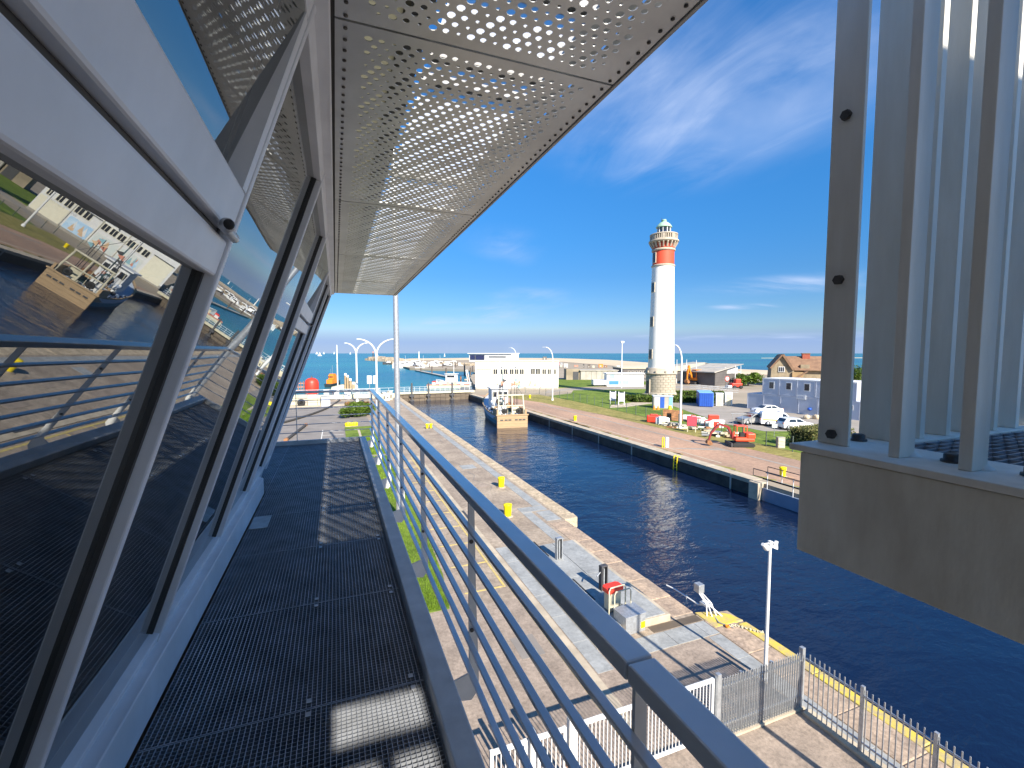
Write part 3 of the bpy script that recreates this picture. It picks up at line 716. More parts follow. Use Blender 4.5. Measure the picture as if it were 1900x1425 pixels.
for k in range(-3, 9):
    y = 0.30 + k * 1.0
    inst('grating_panel', meg, ww, (0, y, 0))
    if y > 6.2: inst('grating_panel', meg2, ww, (0, y, 0))
    if y > 0.5:
        for dx in (-0.16, 0.33):
            for dy in (0.045, -0.045): inst('fixing_clip', clip_me, ww, (dx, y + dy, 0))
MB().box(0.40, 0.515, -4, 9.36, -0.16, 0.075).build('edge_beam', m_edge, ww, bevel=0.008)
MB().box(-2.6, 0.399, 9.305, 9.36, -0.16, 0.075).build('edge_beam', m_edge, ww, bevel=0.008)
for x in (-0.8, 0.0): MB().box(x - 0.04, x + 0.04, -4, 9.30, -0.22, -0.035).build('joist', m_dark, ww)
MB().box(-0.82, -0.66, 4.92, 5.28, 0.002, 0.012).build('cover_plate', m_galv, ww, bevel=0.002)
MB().box(-2.6, 0.50, -4, 9.30, -0.60, -0.55).build('under_tray', m_dark, ww)

# --- railing
rl = thing('walkway_railing', 'grey metal railing with flat top rail on the canal side of the walkway', 'railing', (0, 0, FZ))
RX = 0.635
def toprail(p, q, name='top_rail'):
    b = MB(); b.beam(p, q, 0.075, 0.045); return b.build(name, m_rail, rl, bevel=0.006)
for a, c in ((-4.0, 0.83), (0.834, 9.36)): toprail((RX, a, 0.978), (RX, c, 0.978))
toprail((RX - 0.0375, 9.3225, 0.978), (-2.6, 9.3225, 0.978))
for z in (0.82, 0.67, 0.52, 0.37, 0.22, 0.07):
    b = MB(); b.beam((RX - 0.026, -4, z), (RX - 0.026, 9.36, z), 0.03, 0.016); b.build('rail_bar', m_rail, rl, bevel=0.003)
    b = MB(); b.tube([(RX, 9.34, z), (-2.6, 9.34, z)], 0.008, 8); b.build('rail_bar', m_rail, rl)
ph = MB()
prof = [(0.955, -0.032, 0.032), (0.5, -0.032, 0.038), (0.12, -0.032, 0.055), (0.06, -0.05, 0.07), (-0.02, -0.12, 0.09), (-0.13, -0.12, 0.075), (-0.17, -0.12, 0.03)]
# tapered flat post, seen edge-on from along the walkway: thin along y
def post_mesh():
    b = MB(); secs = []
    outl = [(-0.010, 0.955), (0.022, 0.955), (0.030, 0.4), (0.042, 0.02), (0.042, -0.10), (0.0, -0.15), (-0.117, -0.13), (-0.117, -0.03), (-0.010, 0.0), (-0.010, 0.5)]
    b.extr([(x, -0.006, z) for x, z in outl], (0, 0.012, 0))
    b.box(-0.118, -0.110, -0.05, 0.05, -0.14, -0.02)
    return b.mesh('post', m_post)
pm = post_mesh(); pbolt = MB().tube([(0, -0.007, 0), (0, -0.014, 0)], 0.011, 8).mesh('bolt', m_bolt)
for y in (-0.6, 0.84, 2.26, 3.70, 5.02, 6.38, 7.80, 9.33):
    p = inst('post', pm, rl, (RX, y, 0))
    for z in (0.72, 0.24): inst('bolt', pbolt, p, (0.004, 0, z))
for x in (-0.7, -2.2): inst('post', pm, rl, (x, 9.32, 0), (0, 0, R(90)))

# --- barred service platform at the right
cg = thing('barred_platform', 'cream steel service platform with tall flat bars close by at the right', 'platform', (1.45, 1.05, 9.18))
MB().box(0.0, 0.012, -3.4, 0.02, -0.345, -0.010).build('fascia', m_cagedirt, cg, bevel=0.003)
MB().box(0.0125, 1.9, 0.008, 0.02, -0.345, -0.010).build('fascia', m_cagedirt, cg, bevel=0.003)
MB().box(0.0125, 1.9, -3.4, 0.0075, -0.345, -0.335).build('bottom_plate', m_cagedirt, cg)
MB().box(-0.010, 0.285, -3.4, 0.055, -0.006, 0.015).build('ledge_plate', m_cage, cg, bevel=0.003)
MB().box(0.2855, 1.9, -0.085, 0.055, -0.006, 0.015).build('ledge_plate', m_cage, cg, bevel=0.003)
gp = MB()
for i in range(58):
    y = -0.10 - i * 0.034; gp.box(0.29, 1.85, y, y + 0.004, -0.02, 0.010)
for i in range(20):
    x = 0.30 + i * 0.08; gp.box(x, x + 0.004, -2.05, -0.09, -0.02, 0.011)
gp.build('grating_panel', m_grate, cg)
MB().box(0.29, 1.85, -3.3, -0.09, -0.30, -0.29).build('bottom_plate', m_dark, cg)
def flat_bar(x0, x1, y0, y1, h=2.6):
    b = MB(); b.box(x0, x1, y0, y1, 0.0155, h); return b.build('flat_bar', m_cage, cg, bevel=0.002)
def weld(x, y, rx, ry):
    b = MB(); b.lathe([(1.0, 0.0), (0.55, 0.012), (0.15, 0.03)], 10, (0, 0, 0)); b.v = [(x + v[0] * rx, y + v[1] * ry, 0.0155 + v[2]) for v in b.v]; return b.build('weld_bead', m_cage, cg)
flat_bar(0.10, 0.114, -0.066, 0.034)
for z in (0.05, 0.56, 1.08):
    b = MB(); b.tube([(0.0995, -0.016, z), (0.086, -0.016, z)], 0.016, 6); b.build('bolt', m_bolt, cg)
for k in range(10): flat_bar(0.331 + 0.158 * k, 0.360 + 0.158 * k, -0.062, 0.045)
for k in range(12):
    y = -0.2 - 0.163 * k
    flat_bar(0.07, 0.142, y - 0.029, y); weld(0.142, y - 0.0145, 0.035, 0.03)
bolt_me = MB().lathe([(0.026, 0.0), (0.026, 0.006), (0.02, 0.006), (0.02, 0.021), (0.015, 0.024)], 12).mesh('bolt', m_bolt)
for k in range(8): inst('bolt', bolt_me, cg, (0.16, -0.31 - 0.163 * k, 0.0155))
inst('bolt', bolt_me, cg, (0.25, -0.005, 0.0155))
MB().box(0.06, 0.15, -3.4, 0.03, 2.6, 2.63).build('top_rail', m_cage, cg); MB().box(0.151, 1.9, -0.06, 0.03, 2.6, 2.63).build('top_rail', m_cage, cg)

# ---------------------------------------------------------------- lighthouse
lh = thing('lighthouse', 'tall white lighthouse with red band, stone gallery and green dome', 'lighthouse', (65.5, 80.7, 0), math.atan2(-65.5, 80.7) + 0.0)
# local frame: -y points to the viewer, +x to the viewer's right
MB().lathe([(3.55, 0.0), (3.55, 0.35), (3.3, 0.9), (3.2, 1.25)], 32).build('plinth', m_ashlar, lh)
core = MB().lathe([(3.0, 1.2), (3.0, 5.0)], 32).build('pedestal_core', m_mortar, lh)
ncol = 18; rows = 7; z0 = 1.27; rh = 0.53
def block(a0, a1, z0, z1, r0, r1):
    b = MB(); sec = []
    for k in range(4):
        a = a0 + (a1 - a0) * k / 3; c, s_ = math.cos(a), math.sin(a)
        sec.append([(r0 * c, r0 * s_, z0), (r1 * c, r1 * s_, z0), (r1 * c, r1 * s_, z1), (r0 * c, r0 * s_, z1)])
    b.loft(sec, sm=False); return b.mesh('stone_block', m_ashlar)
bm = block(-math.pi / ncol + 0.012, math.pi / ncol - 0.012, 0.025, rh - 0.025, 2.98, 3.06)
for j in range(rows):
    for k in range(ncol):
        a = 2 * math.pi * (k + 0.5 * (j % 2)) / ncol
        o = inst('stone_block', bm, core, (0, 0, z0 + j * rh), (0, 0, a)); o.scale = (1 + random.uniform(0, 0.006),) * 2 + (1,)
MB().lathe([(3.05, 4.98), (3.35, 5.1), (3.35, 5.3), (3.12, 5.42), (3.1, 6.25), (2.95, 6.4)], 32).build('cornice', m_ashlar, lh)
for k in range(10):
    a = 2 * math.pi * k / 10; MB().obox((3.22 * math.cos(a), 3.22 * math.sin(a), 5.62), (0.3, 0.3, 0.4), a).build('cornice_block', m_ashlar, lh)
MB().lathe([(2.72, 6.3), (2.68, 8), (2.5, 16), (2.36, 23), (2.27, 27.75)], 40).build('shaft', m_lhwhite, lh)
MB().lathe([(2.3, 27.7), (2.42, 27.8), (2.42, 28.05), (2.28, 28.15)], 40).build('string_course', m_ashlar, lh)
MB().lathe([(2.22, 28.1), (2.2, 31.0)], 40).build('red_band', m_lhred, lh)
MB().lathe([(2.22, 30.95), (2.42, 31.05), (2.42, 31.35), (2.28, 31.45)], 40).build('string_course', m_ashlar, lh)
MB().lathe([(2.2, 31.4), (2.25, 32.8)], 40).build('upper_band', m_lhred, lh)
for k in range(20):
    a = 2 * math.pi * k / 20; c, s_ = math.cos(a), math.sin(a); t_ = Vector((-s_, c, 0)) * 0.14
    b = MB(); b.extr([Vector((r * c, r * s_, z)) - t_ for r, z in ((2.15, 31.6), (2.4, 31.7), (2.9, 32.55), (2.9, 32.78), (2.15, 32.78))], t_ * 2); b.build('bracket', m_ashlar, lh)
MB().lathe([(2.2, 32.7), (3.0, 32.78), (3.08, 32.95), (3.08, 33.15), (2.9, 33.2), (2.2, 33.2)], 40).build('gallery_floor', m_ashlar, lh)
MB().lathe([(2.8, 33.2), (2.8, 33.42), (2.62, 33.42)], 40).build('parapet', m_ashlar, lh)
MB().lathe([(2.62, 34.25), (2.86, 34.25), (2.86, 34.5), (2.62, 34.5)], 40).build('parapet', m_ashlar, lh)
for k in range(40):
    a = 2 * math.pi * k / 40; w = 0.5 if k % 5 == 0 else 0.19
    MB().obox((2.72 * math.cos(a), 2.72 * math.sin(a), 33.83), (0.2, w, 0.86 if k % 5 else 1.0), a).build('baluster', m_ashlar, lh)
MB().lathe([(1.45, 33.2), (1.45, 34.4), (1.5, 34.5)], 24).build('lantern_base', m_white, lh)
MB().lathe([(1.3, 34.45), (1.3, 36.0)], 24).build('lantern_glass', mat_glass('lantern glass', (0.75, 0.82, 0.85), 1.6), lh)
for k in range(10):
    a = 2 * math.pi * (k + 0.3) / 10; MB().obox((1.36 * math.cos(a), 1.36 * math.sin(a), 35.25), (0.1, 0.12, 1.5), a).build('glazing_bar', m_white, lh)
MB().lathe([(0.15, 34.5), (0.55, 34.8), (0.6, 35.4), (0.2, 35.9)], 12).build('lens', m_blueglass, lh)
MB().lathe([(1.6, 35.95), (1.66, 36.05), (1.55, 36.2), (1.3, 36.6), (0.85, 37.0), (0.5, 37.15)], 28).build('dome', m_copper, lh)
MB().lathe([(0.5, 37.1), (0.5, 37.45), (0.56, 37.5), (0.4, 37.65), (0.1, 37.7)], 16).build('dome_cap', m_copper, lh)
MB().tube([(-0.5, 0, 37.1), (-0.5, 0, 38.0)], 0.05, 6).build('lightning_rod', m_dark, lh)
def lh_window(ang, z, r, w=0.75, h=1.75):
    c, s_ = math.cos(ang), math.sin(ang)
    f = MB(); f.obox((r * c, r * s_, z), (0.2, w + 0.4, h + 0.35), ang)
    f = f.build('window', m_ashlar, lh)
    MB().obox(((r + 0.07) * c, (r + 0.07) * s_, z), (0.1, w, h), ang).build('pane', m_winglass, f)
aw = R(180 + 36)
for z, r in ((9.3, 2.63), (16.2, 2.48), (23.4, 2.34)): lh_window(aw, z, r)
lh_window(aw, 29.6, 2.2, 0.7, 1.9)
dr = MB().obox((3.12 * math.cos(aw), 3.12 * math.sin(aw), 2.35), (0.3, 1.25, 3.2), aw).build('door', m_ashlar, lh)
MB().obox((3.27 * math.cos(aw), 3.27 * math.sin(aw), 2.3), (0.1, 0.9, 2.7), aw).build('door_leaf', m_dark, dr)
for k in range(3): MB().obox(((3.75 + 0.3 * k) * math.cos(aw), (3.75 + 0.3 * k) * math.sin(aw), 0.45 - 0.15 * k), (0.35, 1.7, 0.9 - 0.3 * k), aw).build('step', m_ashlar, lh)

# ---------------------------------------------------------------- text helper
def text_mesh(body, size, m, name='lettering'):
    cu = bpy.data.curves.new(name, 'FONT'); cu.body = body; cu.size = size; cu.extrude = 0.01; cu.align_x = 'LEFT'
    o = bpy.data.objects.new(name, cu); COL.objects.link(o)
    dg = bpy.context.evaluated_depsgraph_get(); me = bpy.data.meshes.new_from_object(o.evaluated_get(dg))
    bpy.data.objects.remove(o); me.materials.clear(); me.materials.append(m); me.name = name
    return me
m_letter = mat('faded lettering', (0.42, 0.45, 0.50), rough=0.7)
m_letterb = mat('blue lettering', (0.10, 0.22, 0.55), rough=0.7)

# ---------------------------------------------------------------- white harbour building
A = at(882, 722); B = at(1036, 722); L = (B - A).length
wb = thing('harbour_building', 'long white harbour building with square windows and painted panels behind the trawler', 'building', A, math.atan2(B.y - A.y, B.x - A.x))
H1 = upto(A, 882, 671)
MB().box(0, L, 0, 9, 0, H1).build('wall', m_white, wb)
MB().box(-0.15, L + 0.15, -0.15, 9.1, H1, H1 + 0.25).build('roof', m_white, wb)
su = L / 153.0                                     # metres per photograph pixel along the front
def fpx(px): return (px - 882) * su
def fz(py): return (722 - py) / 51.0 * H1
for px0, px1 in ((915.5, 922.5), (925, 932), (934, 941), (945.5, 952.5), (955, 961.5), (964, 971), (984.5, 991.5), (993.5, 1001), (1005.5, 1012), (1015, 1021), (1026.5, 1031)):
    f = MB().box(fpx(px0) - 0.12, fpx(px1) + 0.12, -0.05, 0.02, fz(694) - 0.1, fz(685) + 0.1).build('window', m_offwhite, wb)
    MB().box(fpx(px0), fpx(px1), -0.07, -0.051, fz(694), fz(685)).build('pane', m_winglass, f)
    MB().box((fpx(px0) + fpx(px1)) / 2 - 0.05, (fpx(px0) + fpx(px1)) / 2 + 0.05, -0.085, -0.071, fz(694), fz(685)).build('glazing_bar', m_offwhite, f)
MB().box(fpx(885), fpx(911), -0.04, 0.02, fz(720), fz(685)).build('door_panel', m_offwhite, wb)
MB().box(fpx(884), fpx(911.5), -0.16, 0.02, fz(685), fz(684)).build('lintel', m_dark, wb)
MB().box(fpx(974), fpx(1001), -0.14, 0.02, fz(684.5), fz(683.8)).build('lintel', m_dark, wb)
MB().box(fpx(1004), fpx(1034), -0.04, 0.02, fz(719), fz(697)).build('door_panel', m_offwhite, wb)
def mural(px0, px1, cols, seed, name='painted_panel'):
    rnd = random.Random(seed); x0, x1, z0_, z1_ = fpx(px0), fpx(px1), fz(718.5), fz(700)
    p = MB().box(x0, x1, -0.05, 0.02, z0_, z1_).build(name, cols[0], wb)
    # big waves and sails as flat painted shapes
    for i in range(7):
        cx_ = rnd.uniform(x0 + 0.5, x1 - 0.9); zb = rnd.uniform(z0_ + 0.1, z0_ + 1.0); h = rnd.uniform(0.9, 1.9); w = rnd.uniform(0.2, 0.45); m_ = cols[1 + i % (len(cols) - 1)]
        zt = min(zb + h, z1_ - 0.08); y_ = -0.054 - 0.003 * i
        MB().add([(cx_ - w, y_, zb), (cx_ + w, y_, zb + 0.1), (cx_ + w * 0.2, y_, zt)], [(0, 1, 2)]).build('painted_shape', m_, p)
m_mblue = mat('mural blue', (0.36, 0.58, 0.80), rough=0.8, col2=(0.62, 0.76, 0.86), scale=0.6)
m_mpale = mat('mural pale', (0.70, 0.70, 0.64), rough=0.8, col2=(0.60, 0.68, 0.66), scale=0.6)
m_mred = mat('mural red', (0.60, 0.25, 0.17), rough=0.8); m_msand = mat('mural sand', (0.66, 0.46, 0.28), rough=0.8); m_mteal = mat('mural teal', (0.25, 0.45, 0.50), rough=0.8)
mural(915, 941, (m_mpale, m_mred, m_mteal, m_mblue), 1); mural(945, 971, (m_mpale, m_msand, m_mred, m_mpale), 2); mural(975, 1000.5, (m_mblue, m_msand, m_white, m_msand), 4)
inst('lettering', text_mesh('LES SAUVETEURS EN MER', 0.95, m_letter), wb, (fpx(969), -0.03, fz(677.3)), (R(90), 0, 0))
inst('lettering', text_mesh('WWW.SNSM.ORG', 0.55, m_letter), wb, (fpx(996), -0.03, fz(699)), (R(90), 0, 0))
for px in (943, 973, 1003): MB().tube([(fpx(px), -0.1, 0.1), (fpx(px), -0.1, H1)], 0.06, 6).build('downpipe', m_pale, wb)
MB().box(-0.05, L + 0.05, -0.22, -0.151, H1 + 0.02, H1 + 0.2).build('gutter', m_pale, wb)
MB().box(0.02, L - 0.02, -0.03, 0.01, 0.0, 0.6).build('base_course', m_greyconc, wb)
for px in (931, 957): MB().obox((fpx(px), -0.25, fz(681)), (0.18, 0.4, 0.25)).build('wall_lamp', m_dark, wb)

# second building, upper storey of glass, behind it
A2 = at(884, 701); B2 = at(966, 703)
a2 = Vector((A2.x + 6, A2.y + 30, 0)); 
ub = thing('quay_office', 'low white and dark blue glass office showing above the white building roof', 'building', a2, math.atan2(B2.y - A2.y, B2.x - A2.x))
dep = a2.x * _Fh.x + a2.y * _Fh.y; k_ = dep / F_PX
L2 = 84 * k_; zt = upto(a2, 880, 656.5); zm = upto(a2, 880, 668.5)
MB().box(-0.5, L2, 0, 8, zm - 0.6, zt).build('wall', m_white, ub); MB().box(3.0, L2, 0.5, 8, 0, zm - 0.6).build('wall', m_white, ub)
for x0, x1 in ((0.0, 11 * k_), (11.5 * k_, 30 * k_)):
    f = MB().box(x0, x1, -0.08, 0.02, zm + 0.2, zt - 0.5).build('window', m_dark, ub); MB().box(x0 + 0.15, x1 - 0.3, -0.1, -0.081, zm + 0.35, zt - 0.65).build('pane', m_blueglass, f)
f = MB().box(39 * k_, 73 * k_, -0.08, 0.02, zt - 1.6, zt - 1.1).build('window', m_dark, ub); MB().box(39.5 * k_, 72.5 * k_, -0.1, -0.081, zt - 1.55, zt - 1.15).build('pane', m_winglass, f)
MB().box(-1.0, L2 + 0.3, -0.6, 8.2, zt, zt + 0.35).build('roof', m_white, ub)

# ---------------------------------------------------------------- trawler
tw = thing('trawler', 'wooden stern trawler with turquoise hull moored at the right quay wall', 'boat', (23.6, 61.2, WZ), -math.atan2(2.2, 17.0))
def hull_secs(scale_w=1.0, z0=-0.5, top=None):
    st = [(0, 2.2, 1.75), (3, 2.35, 1.7), (7, 2.45, 1.85), (11, 2.3, 2.3), (14, 1.7, 2.85), (16, 0.9, 3.25), (17.4, 0.08, 3.55)]
    return st
def hull_band(f0, f1, m, name):
    b = MB(); secs = []
    for y, w, zt in hull_secs():
        fl = lambda f: w * (0.80 + 0.20 * f) if y < 12 else w * (0.45 + 0.55 * f)
        z_0, z_1 = -0.6 + (zt + 0.6) * f0, -0.6 + (zt + 0.6) * f1
        secs.append([(-fl(f0), y, z_0), (-fl(f1), y, z_1), (fl(f1), y, z_1), (fl(f0), y, z_0)])
    b.loft(secs, sm=False); return b.build(name, m, tw)
hull_band(0, 0.40, m_hulldark, 'lower_hull'); hull_band(0.401, 0.66, m_hullblue, 'hull'); hull_band(0.661, 0.93, m_hullpale, 'upper_hull')
for s_ in (-1, 1):
    b = MB(); P_ = [(s_ * w * 1.01, y, zt) for y, w, zt in hull_secs()]
    b.tube(P_, 0.11, 6); b.build('rubbing_rail', m_wood, tw)
stn = MB().box(-2.28, 2.28, -0.16, 0.02, -0.25, 1.75).build('transom', m_wood, tw, bevel=0.05)
for k in range(5): MB().box(-2.25, 2.25, -0.2, -0.165, -0.2 + k * 0.39, 0.16 + k * 0.39).build('plank', m_wood, stn, bevel=0.01)
MB().box(-2.4, 2.4, -0.28, 0.15, 1.75, 1.92).build('stern_rail', m_wood, tw, bevel=0.03)
for x in (-1.6, -0.95, -0.4, 0.55, 1.15, 1.7): MB().obox((x, -0.23, 1.15), (0.42, 0.06, 0.16)).build('scupper', m_dark, tw)
MB().box(-1.9, 1.9, 0.2, 11, 1.0, 1.05).build('deck', m_wood, tw)
for s_ in (-1, 1): MB().box(s_ * 2.1 - 0.12, s_ * 2.1 + 0.12, 0.2, 3.2, 1.0, 2.55).build('bulwark_post', m_wood, tw)
MB().box(-2.0, 2.0, 3.1, 3.4, 2.5, 2.75).build('cross_beam', m_wood, tw)
gan = MB()
for s_ in (-1, 1): gan.tube([(s_ * 1.95, 0.5, 1.8), (s_ * 1.8, 0.9, 4.6)], 0.11, 8)
gan.tube([(-1.95, 0.9, 4.6), (1.95, 0.9, 4.6)], 0.12, 8); gan.tube([(-1.9, 0.7, 3.1), (1.9, 0.7, 3.1)], 0.08, 6); gan.tube([(0.15, 0.6, 1.8), (0.15, 0.9, 4.6)], 0.09, 6)
gan.build('stern_gantry', m_pale, tw)
wh = MB().box(-1.35, 1.35, 8.3, 11.3, 1.8, 5.0).build('wheelhouse', m_white, tw, bevel=0.08)
for x in (-0.9, 0.0, 0.9): MB().box(x - 0.32, x + 0.32, 8.24, 8.29, 3.7, 4.5).build('window', m_winglass, wh)
MB().box(-1.6, 1.6, 8.0, 11.6, 5.0, 5.15).build('wheelhouse_roof', m_white, tw)
MB().tube([(0, 8.6, 5.1), (0, 8.6, 9.4)], [0.12, 0.06], 8).build('mast', m_white, tw)
MB().tube([(-0.5, 3.6, 3.0), (-0.6, 3.9, 8.2)], [0.1, 0.05], 8).build('mast', m_net, tw)
MB().tube([(-1.3, 8.6, 7.2), (1.3, 8.6, 7.2)], 0.05, 6).build('yard', m_white, tw)
for i, (x, y, h) in enumerate(((-1.2, 2.6, 6.6), (-0.8, 2.9, 6.9), (0.9, 2.5, 7.0), (1.3, 2.8, 6.4), (0.5, 3.0, 6.3), (-1.5, 2.2, 6.1), (1.6, 3.2, 6.0))):
    p = MB().tube([(x, y, 1.9), (x + 0.1, y, h)], 0.035, 6).build('marker_pole', m_dark, tw)
    MB().add([(x + 0.1, y, h), (x + 0.75, y + 0.1, h - 0.25), (x + 0.1, y, h - 0.6)], [(0, 1, 2)]).build('flag', (m_mred, m_dark, m_mteal, m_msand)[i % 4], p)
b = MB(); b.lathe([(0.65, -0.9), (0.65, 0.9)], 14); b.v = [(v[2] + 0.2, v[0] + 4.6, v[1] + 2.2) for v in b.v]; b.build('net_drum', m_net, tw)
for i in range(10):
    x, y = random.uniform(-1.5, 1.5), random.uniform(0.7, 5.5); s0 = random.uniform(0.35, 0.6)
    MB().obox((x, y, 1.05 + s0 / 2 + 0.5 * (i % 2)), (s0 * 1.3, s0, s0), random.uniform(0, 3)).build('fish_crate', (m_white, m_rust, m_white, m_dark, m_pale)[i % 5], tw, bevel=0.02)
b = MB(); b.ball((-0.9, 4.0, 3.4), 0.7, 10, 7, 0.8); b.build('net_pile', m_net, tw)
b = MB(); b.ball((0.9, 5.0, 2.6), 0.8, 10, 7, 0.7); b.build('net_pile', m_rust, tw)
for i in range(5): b = MB(); b.ball((-1.85 + 0.1 * i, 4.5 + i * 0.9, 2.9 + 0.1 * (i % 2)), 0.28, 8, 6); b.build('fender', (m_white, m_hullpale, m_white)[i % 3], tw)
rnd = random.Random(11)
for i in range(16):
    x, y = rnd.uniform(-1.7, 1.7), rnd.uniform(1.0, 7.5); MB().tube([(x, y, 1.05), (x + rnd.uniform(-0.4, 0.4), y + rnd.uniform(-0.3, 0.3), rnd.uniform(3.2, 5.6))], 0.04, 5).build('rigging_pole', (m_white, m_dark, m_rust, m_pale)[i % 4], tw)
for i in range(14):
    x, y, z = rnd.uniform(-1.7, 1.7), rnd.uniform(0.5, 7.5), rnd.uniform(1.3, 3.9); b = MB(); b.ball((x, y, z), rnd.uniform(0.15, 0.32), 8, 5); b.build('float', (m_orange, m_white, m_net, m_ylw, m_dark, m_mred)[i % 6], tw)
for i in (1, 4):
    b = MB(); b.lathe([(0.2, -0.1), (0.38, -0.12), (0.42, 0), (0.38, 0.12), (0.2, 0.1), (0.2, -0.1)], 12); x = -1.8 + i * 0.7; b.v = [(v[0] + x, v[2] + 0.35, v[1] + 2.35) for v in b.v]; b.build('tyre_fender', m_black, tw)
MB().box(-1.7, -0.4, 2.0, 2.2, 1.2, 2.9).build('net_screen', m_white, tw); MB().box(0.4, 1.6, 1.9, 2.1, 1.9, 2.8).build('winch_house', m_pale, tw)
for k in range(5): MB().obox((-2.05 - 0.02 * k, 5 + k * 1.6, 1.7 + 0.12 * k), (0.08, 0.35, 0.2)).build('porthole', m_dark, tw)
for s_ in (-1, 1): MB().tube([(s_ * 1.8, 0.9, 4.6), (s_ * 0.1, 8.6, 9.2)], 0.025, 5).build('stay', m_dark, tw)

# ---------------------------------------------------------------- lock gate across the far end
lg = thing('lock_gate', 'brown lock gate with railed walkway closing the far end of the canal', 'lock gate', (12.6, 103.2, 0))
for k in range(14):
    x = k * 1.2; z = -0.25
    MB().box(x + 0.02, x + 1.18, 0.0, 0.5, -2.4, 0.42).build('gate_plank', m_mud, lg, bevel=0.02)
MB().box(-0.4, 17.6, -0.35, 1.2, 0.42, 0.88).build('gate_walkway', m_pale, lg, bevel=0.03)
MB().box(-0.2, 17.0, -0.12, -0.005, -0.55, -0.35).build('gate_beam', m_mud, lg)
for k in range(15): MB().tube([(0.3 + k * 1.15, -0.2, 0.88), (0.3 + k * 1.15, -0.2, 2.0)], 0.035, 6).build('rail_post', m_post, lg)
for z in (1.25, 1.6, 2.0): MB().tube([(0, -0.2, z), (17, -0.2, z)], 0.03, 6).build('rail_bar', m_post, lg)
for px in (763, 796, 844):
    x = at(px, 744, WZ).x - 12.6; x = x
    MB().box(x - 0.16, x + 0.16, -0.62, -0.36, -1.4, 2.9).build('mooring_pile', m_dark, lg)
    MB().box(x - 0.5, x + 0.5, -0.66, -0.34, -0.15, 0.25).build('pile_bracket', m_dark, lg); MB().box(x - 0.5, x + 0.5, -0.66, -0.34, -1.15, -0.85).build('pile_bracket', m_dark, lg)

# ---------------------------------------------------------------- near quay: fences, lamp, machinery
pf = thing('palisade_fence', 'galvanised palisade fence running from the gate to the corner post by the water', 'fence', (0, 8.14, 0))
pale_me = MB().extr([(-0.025, 0, 0.06), (0.025, 0, 0.06), (0.025, 0, 1.56), (0.0, 0, 1.61), (-0.025, 0, 1.56)], (0, 0.004, 0)).add([(-0.004, -0.028, 0.06), (0.004, -0.028, 0.06), (0.004, -0.028, 1.56), (-0.004, -0.028, 1.56), (-0.004, 0, 0.06), (0.004, 0, 0.06), (0.004, 0, 1.56), (-0.004, 0, 1.56)], [(0, 1, 2, 3), (0, 4, 7, 3), (1, 5, 6, 2)]).mesh('pale', m_galv)
x = 8.62
while x < 11.3:
    inst('pale', pale_me, pf, (x, -0.03, 0)); x += 0.086
for z in (0.35, 1.35): MB().box(8.5, 11.36, -0.022, 0.022, z - 0.02, z + 0.02).build('fence_rail', m_galv, pf)
for xx in (9.3, 10.35): MB().box(xx - 0.035, xx + 0.035, 0.0, 0.08, 0, 1.55).build('fence_post', m_galv, pf)
MB().box(11.36, 11.47, -0.06, 0.05, 0, 1.70).build('corner_post', m_galv, pf, bevel=0.006); MB().box(8.46, 8.58, -0.05, 0.05, 0, 1.72).build('gate_post', m_galv, pf, bevel=0.006)
MB().box(8.5, 11.5, -0.10, 0.10, 0.0, 0.06).build('footing', m_kerb, pf)
wf = thing('railed_fence', 'galvanised vertical bar fence along the yellow water edge in front of the corner post', 'fence', (11.42, 8.05, 0))
bar_me = MB().box(-0.011, 0.011, -0.011, 0.011, 0.08, 1.62).mesh('fence_bar', m_galv)
y = -0.13
while y > -5.6:
    inst('fence_bar', bar_me, wf, (0, y, 0)); y -= 0.125
for z in (0.3, 1.45): MB().box(-0.018, 0.018, -5.7, -0.02, z - 0.018, z + 0.018).build('fence_rail', m_galv, wf)
for k in range(1, 5): MB().box(-0.035, 0.035, -1.42 * k - 0.035, -1.42 * k + 0.035, 0, 1.68).build('fence_post', m_galv, wf)
MB().box(-0.15, 0.15, -5.7, -0.1, 0, 0.07).build('footing', m_kerb, wf)
sg = thing('sliding_gate', 'pale grey sliding gate of thin vertical bars under the handrail', 'gate', (0, 8.2, 0))
gb = MB().box(-0.009, 0.009, -0.009, 0.009, 0.12, 1.5).mesh('gate_bar', m_post)
for x0, x1 in ((2.72, 3.45), (3.75, 4.35), (4.62, 8.40)):
    x = x0 + 0.1
    while x < x1 - 0.05: inst('gate_bar', gb, sg, (x, 0, 0)); x += 0.1
    MB().box(x0, x1, -0.035, 0.035, 1.5, 1.58).build('gate_rail', m_post, sg, bevel=0.005); MB().box(x0, x1, -0.03, 0.03, 0.08, 0.14).build('gate_rail', m_post, sg)
    for xx in (x0, x1): MB().box(xx - 0.035, xx + 0.035, -0.036, 0.036, 0.05, 1.59).build('gate_stile', m_post, sg, bevel=0.005)
for xx in (3.6, 4.5): MB().box(xx - 0.06, xx + 0.06, -0.07, 0.07, 0, 1.75).build('gate_post', m_post, sg, bevel=0.008)
MB().box(4.36, 4.43, -0.10, -0.04, 0.75, 1.15).build('gate_lock', m_rust, sg)

